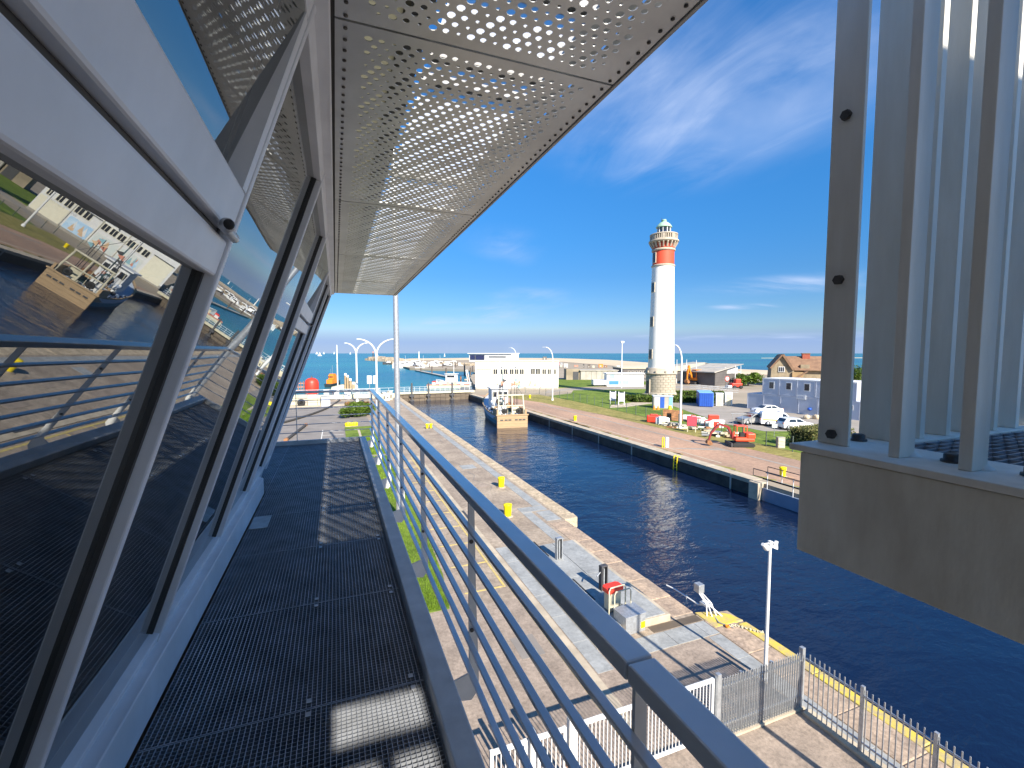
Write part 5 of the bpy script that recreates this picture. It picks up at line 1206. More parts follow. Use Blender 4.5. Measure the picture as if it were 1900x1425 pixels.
# cars
m_carwin = mat('car glass', (0.02, 0.024, 0.03), rough=0.08, spec=0.9)
def car(lab, loc, rz, paint, van=False, hatch=False):
    t = thing('van' if van else 'car', lab, 'van' if van else 'car', loc, rz, 'vehicles parked by the grey cabins'); w = 0.9 if van else 0.86
    if van: prof = [(-2.15, 0.3), (-2.2, 0.75), (-2.12, 1.0), (-2.0, 1.78), (-1.8, 1.86), (0.35, 1.84), (0.75, 1.75), (1.35, 1.12), (2.1, 0.92), (2.22, 0.6), (2.18, 0.3)]
    elif hatch: prof = [(-1.95, 0.3), (-2.0, 0.75), (-1.9, 0.98), (-1.55, 1.42), (-1.0, 1.5), (0.1, 1.47), (0.85, 1.02), (1.75, 0.85), (1.98, 0.65), (1.95, 0.3)]
    else: prof = [(-2.2, 0.3), (-2.25, 0.7), (-2.1, 0.95), (-1.6, 1.02), (-0.95, 1.40), (-0.2, 1.44), (0.4, 1.38), (1.05, 0.98), (2.0, 0.84), (2.25, 0.62), (2.2, 0.3)]
    secs = []
    for yy, sc_ in ((-1.0, 0.0), (-0.86, 1.0), (0.0, 1.0), (0.86, 1.0), (1.0, 0.0)):
        sec = []
        for x, z in prof:
            tum = 1.0 - (0.16 * max(0, z - 0.95) / 0.6)
            sec.append((x * (1 if abs(yy) < 0.95 else 0.985), yy * w * tum, z - (0.03 if abs(yy) > 0.95 and z > 0.5 else 0)))
        secs.append(sec)
    MB().loft(secs, sm=False).build('body', paint, t, bevel=0.03)
    # glass
    for s_ in (-1, 1):
        y0 = s_ * (w + 0.006); yt = s_ * (w * 0.915 + 0.006)
        if van: polys = [[(0.35, 1.14), (1.15, 1.14), (0.68, 1.62), (0.35, 1.66)]]
        elif hatch: polys = [[(-1.35, 1.0), (-0.4, 1.0), (-0.45, 1.36), (-1.15, 1.36)], [(-0.3, 1.0), (0.68, 1.0), (0.05, 1.36), (-0.34, 1.38)]]
        else: polys = [[(-1.3, 1.02), (-0.35, 1.0), (-0.38, 1.33), (-0.85, 1.32)], [(-0.25, 1.0), (0.85, 0.99), (0.3, 1.28), (-0.28, 1.33)]]
        for poly in polys:
            b = MB(); pts = [(x, s_ * (w * (1 - 0.16 * max(0, z - 0.95) / 0.6) + 0.008), z) for x, z in poly]; b.extr(pts, (0, -0.02 * s_, 0)); b.build('side_window', m_carwin, t)
    if van: ws, rw = ((0.80, 1.66), (1.30, 1.16)), ((-2.09, 1.1), (-2.01, 1.62))
    elif hatch: ws, rw = ((0.18, 1.43), (0.83, 1.05)), ((-1.86, 1.03), (-1.58, 1.40))
    else: ws, rw = ((0.45, 1.355), (1.02, 1.02)), ((-1.52, 1.06), (-0.98, 1.38))
    for (x0, z0_), (x1, z1_) in (ws, rw):
        d = Vector((z0_ - z1_, 0, x1 - x0)).normalized() * 0.012
        if d.z < 0: d = -d
        if x0 < -1.2: d.x = -abs(d.x)
        b = MB(); b.add([Vector((x0, -0.68, z0_)) + d, Vector((x0, 0.68, z0_)) + d, Vector((x1, 0.74, z1_)) + d, Vector((x1, -0.74, z1_)) + d], [(0, 1, 2, 3)]); b.build('windscreen', m_carwin, t)
    for x in (-1.35, 1.35):
        for s_ in (-1, 1):
            b = MB(); b.lathe([(0.2, -0.1), (0.31, -0.11), (0.33, 0), (0.31, 0.11), (0.2, 0.1)], 16); b.v = [(v[0] + x, v[2] + s_ * (w - 0.08), v[1] + 0.33) for v in b.v]; o = b.build('wheel', m_black, t)
            b = MB(); b.lathe([(0.001, -0.02), (0.2, -0.02), (0.2, 0.02), (0.001, 0.02)], 12); b.v = [(v[0] + x, v[2] + s_ * (w + 0.02), v[1] + 0.33) for v in b.v]; b.build('rim', m_galv, o)
    for s_ in (-1, 1):
        MB().obox((2.1 if not hatch else 1.86, s_ * 0.62, 0.72), (0.22, 0.34, 0.14)).build('headlight', m_winglass, t); MB().obox((-2.16 if van else (-1.93 if hatch else -2.16), s_ * 0.68, 0.86), (0.12, 0.24, 0.3 if van else 0.16)).build('tail_light', m_mred, t)
    if van:
        for s_ in (-1, 1): MB().box(-1.9, 1.6, s_ * (w + 0.006) - 0.006, s_ * (w + 0.006) + 0.006, 0.78, 0.90).build('yellow_stripe', m_ylw, t)
        MB().box(-2.235, -2.2, -0.55, 0.55, 0.95, 1.0).build('door_handle', m_dark, t)
    return t
m_carwhite = mat('white car paint', (0.80, 0.80, 0.80), rough=0.25, var=0.03, coat=0.5)
m_carsilver = mat('silver car paint', (0.42, 0.42, 0.40), rough=0.3, metal=0.4, var=0.05, coat=0.5)
car('white saloon car close to the grey cabins', at(1420, 769) + Vector((0.6, 0.3, 0.016)), R(160), m_carwhite)
car('silver grey hatchback left of the white van', at(1396, 788) + Vector((0.5, 0.5, 0.016)), R(170), m_carsilver, hatch=True)
car('white van with yellow side stripe', at(1440, 792) + Vector((1.0, 0.6, 0.016)), R(-38), m_carwhite, van=True)
car('white hatchback half hidden by the flowering hedge', at(1480, 799) + Vector((0.6, 0.8, 0.016)), R(-20), m_carwhite, hatch=True)
# two rubble bags at the cabins
for i, px in enumerate((1497, 1516)):
    t = thing('rubble_bag', ('left', 'right')[i] + ' beige rubble heap at the foot of the cabins', 'rubble', at(px, 777), 0, 'rubble heaps by the cabins'); b = MB()
    for k in range(6): b.ball((random.uniform(-0.5, 0.5), random.uniform(-0.3, 0.3), 0.25), random.uniform(0.25, 0.45), 7, 5)
    b.build('heap', m_sand, t)

# small red excavator on the path verge
def excavator(lab, loc, rz, s, paint, boomc, arm=None):
    t = thing('excavator', lab, 'excavator', loc, rz); 
    def T(b, name, m, par=t, bev=0.0):
        b.v = [(v[0] * s, v[1] * s, v[2] * s) for v in b.v]; return b.build(name, m, par, bevel=bev * s)
    for y in (-0.72, 0.72):
        b = MB(); b.extr([(-1.2, y - 0.2, 0.2), (-1.05, y - 0.2, 0.0), (1.05, y - 0.2, 0.0), (1.2, y - 0.2, 0.2), (1.05, y - 0.2, 0.42), (-1.05, y - 0.2, 0.42)], (0, 0.4, 0)); T(b, 'track', m_black, bev=0.05)
    T(MB().box(-0.7, 0.7, -0.5, 0.5, 0.25, 0.5), 'undercarriage', m_dark); T(MB().lathe([(0.5, 0.5), (0.5, 0.62)], 16), 'turntable', m_dark)
    T(MB().prism([(-1.15, -0.75), (-1.3, -0.4), (-1.3, 0.4), (-1.15, 0.75), (0.8, 0.75), (0.8, -0.75)], 0.62, 0.92), 'deck', paint, bev=0.05)
    T(MB().prism([(-1.25, -0.7), (-1.35, -0.3), (-1.35, 0.3), (-1.25, 0.7), (-0.45, 0.7), (-0.45, -0.7)], 0.92, 1.45), 'engine_cover', paint, bev=0.08)
    cab = T(MB().box(-0.40, 0.72, -0.12, 0.72, 0.92, 1.05), 'cab_base', paint)
    for x, y in ((-0.36, -0.08), (0.68, -0.08), (-0.36, 0.68), (0.68, 0.68)): T(MB().box(x - 0.035, x + 0.035, y - 0.035, y + 0.035, 1.05, 2.2), 'cab_pillar', paint, cab)
    T(MB().box(-0.42, 0.78, -0.14, 0.74, 2.2, 2.3), 'cab_roof', paint, cab, 0.03); T(MB().box(-0.2, 0.25, 0.1, 0.5, 1.05, 1.5), 'seat', m_black, cab)
    a = arm or [(0.8, 0, 0.9), (1.35, 0, 2.05), (2.3, 0, 2.35), (3.15, 0, 1.35), (3.35, 0, 0.55)]
    for p, q_, nm, w in ((a[0], a[1], 'boom', 0.24), (a[1], a[2], 'boom', 0.22), (a[2], a[3], 'dipper', 0.2), (a[3], a[4], 'linkage', 0.16)): T(MB().beam(p, q_, w, w * 1.25, (0, 1, 0)), nm, boomc)
    T(MB().tube([(0.85, 0, 1.15), (1.5, 0, 1.75)], 0.07, 8), 'ram', m_galv); T(MB().tube([(1.7, 0, 2.45), (2.5, 0, 2.35)], 0.06, 8), 'ram', m_galv)
    e = Vector(a[4]); b = MB(); b.extr([e + Vector((-0.1, -0.3, 0.1)), e + Vector((0.2, -0.3, 0.0)), e + Vector((0.25, -0.3, -0.3)), e + Vector((-0.05, -0.3, -0.5)), e + Vector((-0.4, -0.3, -0.35))], (0, 0.6, 0)); T(b, 'bucket', m_rust)
    T(MB().box(1.15, 1.3, -0.9, 0.9, 0.05, 0.45), 'blade', m_dark)
    return t
m_exred = mat('excavator red', (0.75, 0.07, 0.02), rough=0.45, var=0.1); m_exdark = mat('excavator boom red', (0.24, 0.02, 0.02), rough=0.5, var=0.15)
excavator('small red tracked excavator on the verge of the red path', at(1374, 829) + Vector((0.3, 0.3, 0.02)), R(155), 0.95, m_exred, m_exdark)
excavator('big orange excavator working before the dark building', at(1290, 713), R(190), 2.0, m_orange, m_orange, [(0.8, 0, 0.9), (1.3, 0, 1.8), (1.6, 0, 2.9), (1.9, 0, 1.7), (2.0, 0, 0.7)])
# red and white barrier pile, sheds and site clutter
g = 'red and white traffic barriers'; ORD = ('first', 'second', 'third', 'fourth', 'fifth', 'sixth', 'seventh', 'eighth', 'ninth', 'tenth', 'eleventh', 'twelfth')
for i in range(12):
    p = at(1270 + i * 5.2, 778 + i * 1.4) + Vector((0, random.uniform(-0.4, 0.4), 0)); t = thing('traffic_barrier', ORD[i] + ' red and white barrier from the left in the row behind the brown plates', 'barrier', p, R(-38 + random.uniform(-9, 9)), g)
    for k in range(3): MB().box(-0.9 + k * 0.62, -0.3 + k * 0.62, -0.18, 0.18, 0.0, 0.7 + 0.06 * (i % 2)).build('barrier_block', (m_red, m_white, m_white)[(k + i) % 3], t, bevel=0.06)
t = thing('barrier_red', 'solid red barrier at the right end of the barrier row', 'barrier', at(1325, 781), R(-30)); MB().box(-0.8, 0.6, -0.25, 0.25, 0, 0.85).build('barrier_block', m_red, t, bevel=0.08); MB().box(-1.6, 1.2, -0.9, -0.3, 0, 0.25).build('barrier_foot', m_white, t, bevel=0.05)
for i, (px, py) in enumerate(((1240, 779), (1256, 781))):
    t = thing('formwork_plate', ('left', 'right')[i] + ' brown formwork plate leaning behind the red tank', 'plate', at(px, py), R(-35), 'brown formwork plates'); MB().obox((0, 0, 0.75), (1.5, 0.12, 1.5), 0, 0, R(-18)).build('plate', m_rust, t, bevel=0.01); MB().obox((0, 0.25, 0.6), (1.3, 0.1, 0.1)).build('strut', m_dark, t)
t = thing('red_tank', 'red plastic barrier block at the left end of the site clutter', 'barrier', at(1213, 783), R(-30)); MB().box(-0.95, 0.95, -0.35, 0.35, 0, 0.95).build('barrier_block', m_red, t, bevel=0.12); MB().box(-0.5, 0.5, -0.36, 0.36, 0.95, 1.1).build('top_rib', m_red, t, bevel=0.05)
t = thing('white_tank', 'white plastic barrier block beside the red one', 'barrier', at(1229, 787), R(-32)); MB().box(-0.9, 0.9, -0.35, 0.35, 0, 0.9).build('barrier_block', m_white, t, bevel=0.12); MB().box(-0.5, 0.5, -0.36, 0.36, 0.9, 1.0).build('top_rib', m_white, t, bevel=0.05)
t = thing('pink_notice', 'pinkish red notice board on two posts by the site fence', 'sign', at(1283, 802), R(-40))
for dx in (-0.45, 0.45): MB().box(dx - 0.05, dx + 0.05, 0, 0.1, 0, 1.9).build('post', m_pale, t)
MB().box(-0.55, 0.55, -0.1, -0.005, 0.75, 1.95).build('board', mat('pink board', (0.50, 0.07, 0.10), rough=0.5), t, bevel=0.05)
pl = ('pile of timber and pipes', 'heap of pale stones', 'stack of paving blocks', 'low heap of grey rubble', 'heap of boards and tarpaulin', 'pile of cut kerbs')
for i, (px, py, w) in enumerate(((1247, 793, 1.5), (1265, 797, 1.3), (1300, 801, 1.3), (1315, 810, 1.2), (1332, 814, 1.4), (1354, 812, 1.6))):
    t = thing('material_pile', pl[i] + ' among the site clutter behind the wire fence', 'material pile', at(px, py) + Vector((0.7, 0.7, 0)), R(-40), 'material piles on the building site')
    for k in range(9): MB().obox((random.uniform(-w, w), random.uniform(-0.5, 0.5), 0.12 + 0.16 * (k % 3)), (random.uniform(0.4, 1.3), random.uniform(0.15, 0.4), random.uniform(0.1, 0.25)), random.uniform(-0.5, 0.5)).build('piece', (m_pale, m_white, m_sand, m_greyconc, m_rust, m_galv)[(k + i) % 6], t)
t = thing('blue_container', 'dark blue steel container with open light blue end right of the lighthouse', 'container', at(1297, 755), R(-38)); MB().box(0, 2.3, 0, 5.4, 0.1, 2.5).build('body', m_blue, t, bevel=0.03); MB().box(-0.02, 2.32, -0.02, 5.42, 2.5, 2.6).build('roof', m_ltblue, t)
for k in range(6): MB().box(0.15 + k * 0.36, 0.3 + k * 0.36, -0.05, 0.0, 0.2, 2.4).build('rib', m_blue, t)
MB().box(2.31, 2.36, 0.05, 1.0, 0.15, 2.45).build('door_leaf', m_ltblue, t)
MB().box(2.31, 2.345, 1.2, 5.3, 0.15, 2.45).build('side_opening', m_dark, t)
for i, (px, py, m_) in enumerate(((1334, 753, m_white), (1351, 752, m_white))):
    t = thing('site_toilet', ('left', 'right')[i] + ' white portable cabin beside the blue container', 'portable toilet', at(px, py), R(-38), 'portable cabins'); MB().box(-0.6, 0.6, -0.6, 0.6, 0.05, 2.2).build('body', m_, t, bevel=0.03); MB().box(-0.66, 0.66, -0.66, 0.66, 2.2, 2.35).build('roof', m_white, t, bevel=0.04); MB().box(-0.42, 0.42, -0.63, -0.605, 0.15, 2.05).build('door', m_pale, t)
t = thing('service_kiosk', 'grey kiosk with blue doors in front of the lighthouse', 'kiosk', at(1229, 757), R(-30)); MB().box(-1.6, 1.6, -0.7, 0.9, 0, 2.05).build('wall', m_greyconc, t, bevel=0.02); MB().box(-1.7, 1.7, -0.8, 1.0, 2.05, 2.2).build('roof', m_greybld, t)
for x0, x1, m_ in ((-1.45, -0.55, m_greybld), (-0.5, 0.2, m_blue), (0.95, 1.55, m_ltblue)): MB().box(x0, x1, -0.74, -0.705, 0.1, 1.95).build('door', m_, t)
for i, px in enumerate((1214, 1221)):
    t = thing('traffic_cone', ('left', 'right')[i] + ' orange traffic cone before the kiosk', 'cone', at(px, 760), 0, 'traffic cones'); MB().lathe([(0.3, 0), (0.3, 0.05), (0.22, 0.06), (0.05, 0.75)], 12).build('cone_body', m_orange, t); MB().lathe([(0.165, 0.28), (0.12, 0.45)], 12).build('cone_band', m_white, t)
t = thing('yellow_cone', 'yellow plastic drum before the kiosk right corner', 'drum', at(1243, 762)); MB().lathe([(0.35, 0), (0.3, 0.7), (0.2, 0.8)], 12).build('drum_body', m_ylw, t); MB().lathe([(0.22, 0.8), (0.22, 0.86), (0.05, 0.88)], 12).build('drum_lid', m_ylw, t)
t = thing('frame_gate', 'galvanised tube frame on the grass before the silver car', 'frame', at(1377, 789), R(-35))
for pts in ([(-1.1, 0, 0), (-1.25, 0, 1.5)], [(0, 0, 0), (0, 0, 1.5)], [(1.1, 0, 0), (1.1, 0, 1.5)], [(-1.4, 0, 1.5), (1.3, 0, 1.5)], [(0, 0, 0), (1.1, 0, 1.1)]): MB().tube(pts, 0.035, 6).build('tube', m_galv, t)
t = thing('small_sign', 'small white sign on a thin post on the lawn by the van', 'sign', at(1436, 812)); MB().tube([(0, 0, 0), (0, 0, 1.35)], 0.03, 6).build('post', m_galv, t); MB().obox((0, -0.03, 1.35), (0.55, 0.03, 0.4), R(-30)).build('plate', m_white, t)
t = thing('meter_cabinet', 'pale narrow meter cabinet beside the flowering hedge', 'cabinet', at(1448, 831), R(-25)); MB().box(-0.35, 0.35, -0.2, 0.25, 0, 1.1).build('body', m_greyconc, t, bevel=0.02); MB().box(-0.3, 0.3, -0.225, -0.205, 0.1, 1.0).build('door', m_pale, t)
t = thing('power_post', 'grey socket post with yellow guard at the quay edge', 'post', at(1234, 830), R(-30)); MB().box(0.0, 0.35, -0.15, 0.2, 0, 1.05).build('socket_box', m_greybld, t, bevel=0.03); b = MB(); b.tube([(-0.3, -0.15, 0), (-0.3, -0.15, 0.95), (-0.22, -0.15, 1.05), (-0.12, -0.15, 0.95), (-0.12, -0.15, 0)], 0.05, 8); b.build('guard', m_ylw, t)
t = thing('quay_ladder', 'yellow topped quay ladder on the right canal wall', 'ladder', Vector((28.9, 33.3, 0)))
for dy in (-0.22, 0.22): MB().tube([(0.35, dy, 0.04), (0.1, dy, 0.12), (-0.02, dy, 0), (-0.04, dy, -1.6)], 0.045, 6).build('stile', m_ylw, t)
for k in range(6): MB().tube([(-0.03, -0.22, -0.15 - k * 0.27), (-0.03, 0.22, -0.15 - k * 0.27)], 0.03, 6).build('rung', m_ylw, t)
# near gate leaf with walkway and railing against the right wall
gl = thing('gate_leaf', 'grey lock gate leaf with railed ramp against the right wall', 'lock gate', (28.95, 24.6, 0))
MB().box(-0.5, 0.35, -0.5, 0.35, -1.8, 0.06).build('end_pier', m_kerb, gl, bevel=0.05)
for k in range(3): MB().box(-0.15, 0.15, -0.52 - 4.1 * (k + 1), -0.54 - 4.1 * k, -1.8, -0.28).build('skin_plate', m_blend, gl, bevel=0.02); MB().box(-0.3, -0.155, -0.7 - 4.1 * (k + 1), -0.5 - 4.1 * (k + 1), -1.7, -0.2).build('stiffener', m_white, gl)
MB().box(0.2, 1.3, -13, -0.2, -0.75, -0.35).build('walkway_deck', m_dark, gl); MB().box(0.16, 0.26, -13, -0.2, -0.34, -0.06).build('kick_plate', m_white, gl); MB().box(1.3, 1.42, -13, -0.2, -0.34, 0.02).build('kick_plate', m_slab, gl)
for x in (-0.1, 1.36):
    for k in range(6): MB().tube([(x, -0.9 - k * 2.0, -0.3), (x, -0.9 - k * 2.0, 0.95)], 0.03, 6).build('rail_post', m_white, gl)
    MB().tube([(x, 0.3, 0.45), (x, 0.3, 0.95), (x, -12.5, 0.95)], 0.03, 6).build('handrail', m_dark, gl); MB().tube([(x, 0.3, 0.45), (x, -12.5, 0.45)], 0.022, 6).build('mid_rail', m_dark, gl)

# ---------------------------------------------------------------- buildings right of and behind the lighthouse
def box_building(name, lab, cat, px0, px1, pyb, pyt, m, depth=12, group=None, roofm=None):
    a = at(px0, pyb); c = at(px1, pyb); t = thing(name, lab, cat, a, math.atan2(c.y - a.y, c.x - a.x), group); Lw = (c - a).length; h = upto(a, px0, pyt)
    MB().box(0, Lw, 0, depth, 0, h).build('wall', m, t); MB().box(-0.3, Lw + 0.3, -0.4, depth + 0.3, h, h + 0.3).build('roof', roofm or m, t)
    return t, Lw, h
t, Lw, h = box_building('concrete_store', 'long grey concrete store with vertical panel joints near the beach', 'building', 1077, 1146, 705, 688, m_greyconc, 8)
for k in range(7): MB().box(0.1 + k * Lw / 7, (k + 1) * Lw / 7 - 0.1, -0.12, -0.005, 0.1, h - 0.15).build('wall_panel', m_greyconc, t)
MB().box(-5, -0.2, 0.5, 8, 0, h + 0.6).build('side_wall', m_rock, t); MB().box(-2.6, -0.6, 0.4, 0.49, 0, h * 0.9).build('door', m_dark, t)
t, Lw, h = box_building('exhibition_trailer', 'white exhibition trailer with blue graphics left of the lighthouse', 'trailer', 1126, 1194, 717, 694, m_white, 4)
a0 = -1.8
MB().box(a0 - 2.0, -0.02, 0, 3.8, 0.4, h * 0.52).build('low_body', m_white, t, bevel=0.05)
m_gr = mat('trailer graphic', (0.05, 0.22, 0.55), rough=0.5); m_gr2 = mat('trailer graphic pale', (0.30, 0.66, 0.72), rough=0.5)
MB().box(0.6, 3.4, -0.03, -0.005, 0.5, 1.6).build('graphic', m_gr, t); MB().box(0.8, 2.2, -0.045, -0.031, h - 1.2, h - 0.3).build('graphic', m_gr2, t); MB().box(3.6, 6.2, -0.03, -0.005, 0.6, 1.7).build('graphic', m_gr2, t)
MB().box(5.6, 7.2, -0.03, -0.005, h - 0.95, h - 0.75).build('lettering_band', m_gr, t); MB().box(6.1, 7.1, -0.03, -0.005, h - 1.35, h - 1.2).build('lettering_band', m_gr, t)
for x in (0.8, 3.2): MB().box(x, x + 1.2, 0.1, 0.5, 0.0, 0.35).build('support', m_dark, t)
t, Lw, h = box_building('dark_pavilion', 'flat dark pavilion with a pale roof edge left of the lighthouse', 'building', 1156, 1212, 697, 684, m_slatebld, 20, roofm=m_pale)
for k in range(6): 
    f = MB().box(2 + k * Lw / 8, 2 + (k + 0.7) * Lw / 8, -0.1, 0.0, h * 0.35, h * 0.7).build('window', m_greyconc, t); MB().box(2.3 + k * Lw / 8, 1.7 + (k + 0.7) * Lw / 8, -0.12, -0.101, h * 0.4, h * 0.66).build('pane', m_winglass, f)
t, Lw, h = box_building('dark_hall', 'long dark hall with pale roof edge behind the orange excavator', 'building', 1252, 1330, 708, 688, m_slatebld, 14, roofm=m_pale)
for k in range(5): MB().box(1 + k * 2.6, 2.9 + k * 2.6, -0.08, -0.005, 0.2, h * 0.75).build('door_panel', m_dark, t)
b = MB(); b.extr([(-3, 2, h + 0.3), (Lw + 4, 2, h + 0.3), (Lw + 4, 2, h + 1.0), (Lw * 0.75, 2, h + 2.8), (-3, 2, h + 0.9)], (0, 10, 0)); b.build('sloping_roof', m_greyconc, t)
for k in range(2): MB().box(Lw * 0.78 + k * 1.8, Lw * 0.78 + 1.4 + k * 1.8, 1.8, 1.98, h + 1.3, h + 2.5).build('roof_unit', m_dark, t)
t, Lw, h = box_building('grey_pavilion', 'grey pavilion with concrete canopy between the dark halls', 'building', 1296, 1328, 713, 700, m_greyconc, 10, roofm=m_greyconc)
MB().box(Lw * 0.35, Lw * 0.6, -0.06, -0.005, 0.2, h * 0.7).build('door', m_dark, t); MB().box(Lw * 0.68, Lw * 0.9, -0.06, -0.005, 0.2, h * 0.7).build('door', m_white, t)
a = at(1326, 716); t = thing('slate_hall', 'dark slate clad hall with pointed sloping roof and lit white upper bay', 'building', a, math.atan2(at(1400, 712).y - a.y, at(1400, 712).x - a.x)); k_ = (a.x * _Fh.x + a.y * _Fh.y) / F_PX
Lw = 34 * k_; zt_ = upto(a, 1326, 690); zt2 = upto(a, 1360, 684)
b = MB(); b.extr([(0, 0, 0), (Lw, 0, 0), (Lw, 0, zt2), (0, 0, zt_ - 0.5)], (0, 12, 0)); b.build('wall', m_slatebld, t)
for k in range(5): MB().box(0.05, Lw * 0.95, -0.06, -0.004, 0.2 + k * zt_ / 5.5, 0.1 + (k + 1) * zt_ / 5.5).build('cladding_board', m_slatebld, t)
b = MB(); b.extr([(-1, -0.6, zt_ - 0.3), (Lw + 46 * k_, -0.6, zt2 + 7.5 * k_), (Lw + 46 * k_, -0.6, zt2 + 7.9 * k_), (-1, -0.6, zt_)], (0, 12, 0)); b.build('sloping_roof', m_greyconc, t)
MB().box(Lw, Lw + 38 * k_, 0.6, 10, zt2 - 10 * k_, zt2 + 1.2 * k_).build('upper_bay', m_white, t)
f = MB().box(Lw + 5 * k_, Lw + 31 * k_, 0.5, 0.59, zt2 - 8 * k_, zt2 - 0.2 * k_).build('window', m_pale, t)
for j in range(3): MB().box(Lw + 6 * k_, Lw + 30 * k_, 0.4, 0.49, zt2 - 7.4 * k_ + j * 2.5 * k_, zt2 - 5.4 * k_ + j * 2.5 * k_).build('pane', m_greybld, f)
MB().box(Lw, Lw + 40 * k_, 0.2, 10, 0, zt2 - 11 * k_).build('lower_wall', m_slatebld, t)
MB().box(Lw + 20 * k_, Lw + 75 * k_, 4, 14, 0, zt2 - 10 * k_).build('rear_wall', m_greyconc, t); MB().box(Lw + 18 * k_, Lw + 76 * k_, 3.6, 14, zt2 - 10 * k_, zt2 - 8.8 * k_).build('rear_roof', m_white, t)
b = MB(); b.extr([(Lw + 36 * k_, 5, zt2 - 8.7 * k_), (Lw + 76 * k_, 5, zt2 - 8.7 * k_), (Lw + 76 * k_, 5, zt2 + 1.5 * k_), (Lw + 60 * k_, 5, zt2), (Lw + 36 * k_, 5, zt2 - 4 * k_)], (0, 8, 0)); b.build('slate_roof', m_dark, t)
# flag poles
for i, (px, pyb, pyt) in enumerate(((1255, 712, 667), (1273, 712, 667), (1291, 712, 668), (1363.5, 716, 678), (1373.5, 715, 678))):
    p = at(px, pyb); t = thing('flag_pole', ('first', 'second', 'third', 'fourth', 'fifth')[i] + ' thin white flag pole from the lighthouse towards the house', 'flag pole', p, 0, 'white flag poles'); MB().tube([(0, 0, 0), (0, 0, upto(p, px, pyt))], [0.12, 0.07], 8).build('pole', m_white, t); MB().lathe([(0.25, 0), (0.2, 0.3)], 8).build('base', m_greyconc, t)
p = at(1348, 722); t = thing('round_sign', 'round white sign with red rim near the slate hall', 'sign', p); z1 = upto(p, 1348, 703); MB().tube([(0, 0, 0), (0, 0, z1)], 0.06, 6).build('post', m_galv, t)
b = MB(); b.lathe([(0.01, 0), (0.75, 0), (0.75, 0.05), (0.01, 0.05)], 16); b.v = [(v[0], -v[2] - 0.06, v[1] + z1) for v in b.v]; b.build('disc', m_red, t); b = MB(); b.lathe([(0.01, 0), (0.55, 0), (0.55, 0.05), (0.01, 0.05)], 16); b.v = [(v[0], -v[2] - 0.1, v[1] + z1) for v in b.v]; b.build('face', m_white, t)
for i in range(7):
    p = at(1290 + i * 11.5, 722 + i * 1.2); t = thing('site_barrier', ORD[i] + ' grey mesh barrier from the left in the row before the slate hall', 'barrier', p, R(-30), 'mesh site barriers'); w = 1.3
    for z in (0.15, 0.65, 1.15): MB().tube([(-w, 0, z), (w, 0, z)], 0.04, 5).build('bar', m_galv, t)
    for k in range(7): MB().tube([(-w + k * w / 3, 0, 0.1), (-w + k * w / 3, 0, 1.15)], 0.025, 5).build('upright', m_galv, t)
t = thing('red_loader', 'small red loader with white bucket near the slate hall', 'loader', at(1366, 721), R(-20)); MB().box(-1.5, 1.2, -0.9, 0.9, 0.5, 1.5).build('body', m_red, t, bevel=0.1); MB().box(-0.4, 0.9, -0.7, 0.7, 1.5, 2.6).build('cab', m_red, t, bevel=0.08); MB().box(-2.6, -1.6, -1.0, 1.0, 0.15, 0.9).build('bucket', m_white, t, bevel=0.1)
for x in (-0.9, 0.8):
    for y in (-0.95, 0.95): b = MB(); b.lathe([(0.2, -0.15), (0.5, -0.15), (0.5, 0.15), (0.2, 0.15)], 12); b.v = [(v[0] + x, v[2] + y, v[1] + 0.5) for v in b.v]; b.build('wheel', m_black, t)
shrub(at(1388, 716), 3.6, 4.2, 1800, 0.4, 'round green bush in front of the old house', m_leaf, None)
# old stone house with brown tiled roofs
p = at(1427, 716); dep = p.x * _Fh.x + p.y * _Fh.y; k_ = dep / F_PX
hs = thing('stone_house', 'old stone house with steep brown tiled gables and red chimney', 'house', p, -R(46))
zz = lambda py: upto(p, 1427, py)
xx = lambda px: (px - 1427) * k_
b = MB(); b.extr([(xx(1428), 0, 0), (xx(1466), 0, 0), (xx(1466), 0, zz(688)), (xx(1448), 0, zz(660.5)), (xx(1430), 0, zz(683))], (0, 12, 0)); b.build('gable_wall', m_housestone, hs)
b = MB(); b.extr([(xx(1445), -0.7, zz(658)), (xx(1449), -0.7, zz(657)), (xx(1467), -0.7, zz(685.5)), (xx(1463), -0.7, zz(686.5))], (0, 13, 0)); b.build('roof', m_tile, hs)
b = MB(); b.extr([(xx(1449), -0.7, zz(657)), (xx(1445), -0.7, zz(658)), (xx(1427), -0.7, zz(682)), (xx(1429), -0.7, zz(684))], (0, 13, 0)); b.build('roof', m_tile, hs)
MB().box(xx(1462), xx(1527), 3, 11, 0, zz(686)).build('wall', m_housestone, hs)
b = MB(); b.extr([(0, 2.0, zz(687)), (0, 7, zz(661)), (0, 12, zz(687))], (xx(1530) - xx(1452), 0, 0)); b.v = [(v[0] + xx(1452), v[1], v[2]) for v in b.v]; b.build('main_roof', m_tile, hs)
MB().box(xx(1463), xx(1480), -0.5, 3, 0, zz(690)).build('porch_wall', m_brick, hs); b = MB(); b.extr([(xx(1467), -1.2, zz(700)), (xx(1485), -1.2, zz(687.5)), (xx(1487), -1.2, zz(688.5)), (xx(1469), -1.2, zz(701.5))], (0, 4, 0)); b.build('porch_roof', m_tile, hs)
ch = MB().box(xx(1483), xx(1495), 6, 8.5, zz(668), zz(656)).build('chimney', mat('chimney brick', (0.36, 0.10, 0.06), rough=0.9), hs); MB().box(xx(1482), xx(1496), 5.8, 8.7, zz(656), zz(655.3)).build('chimney_cap', m_brick, ch)
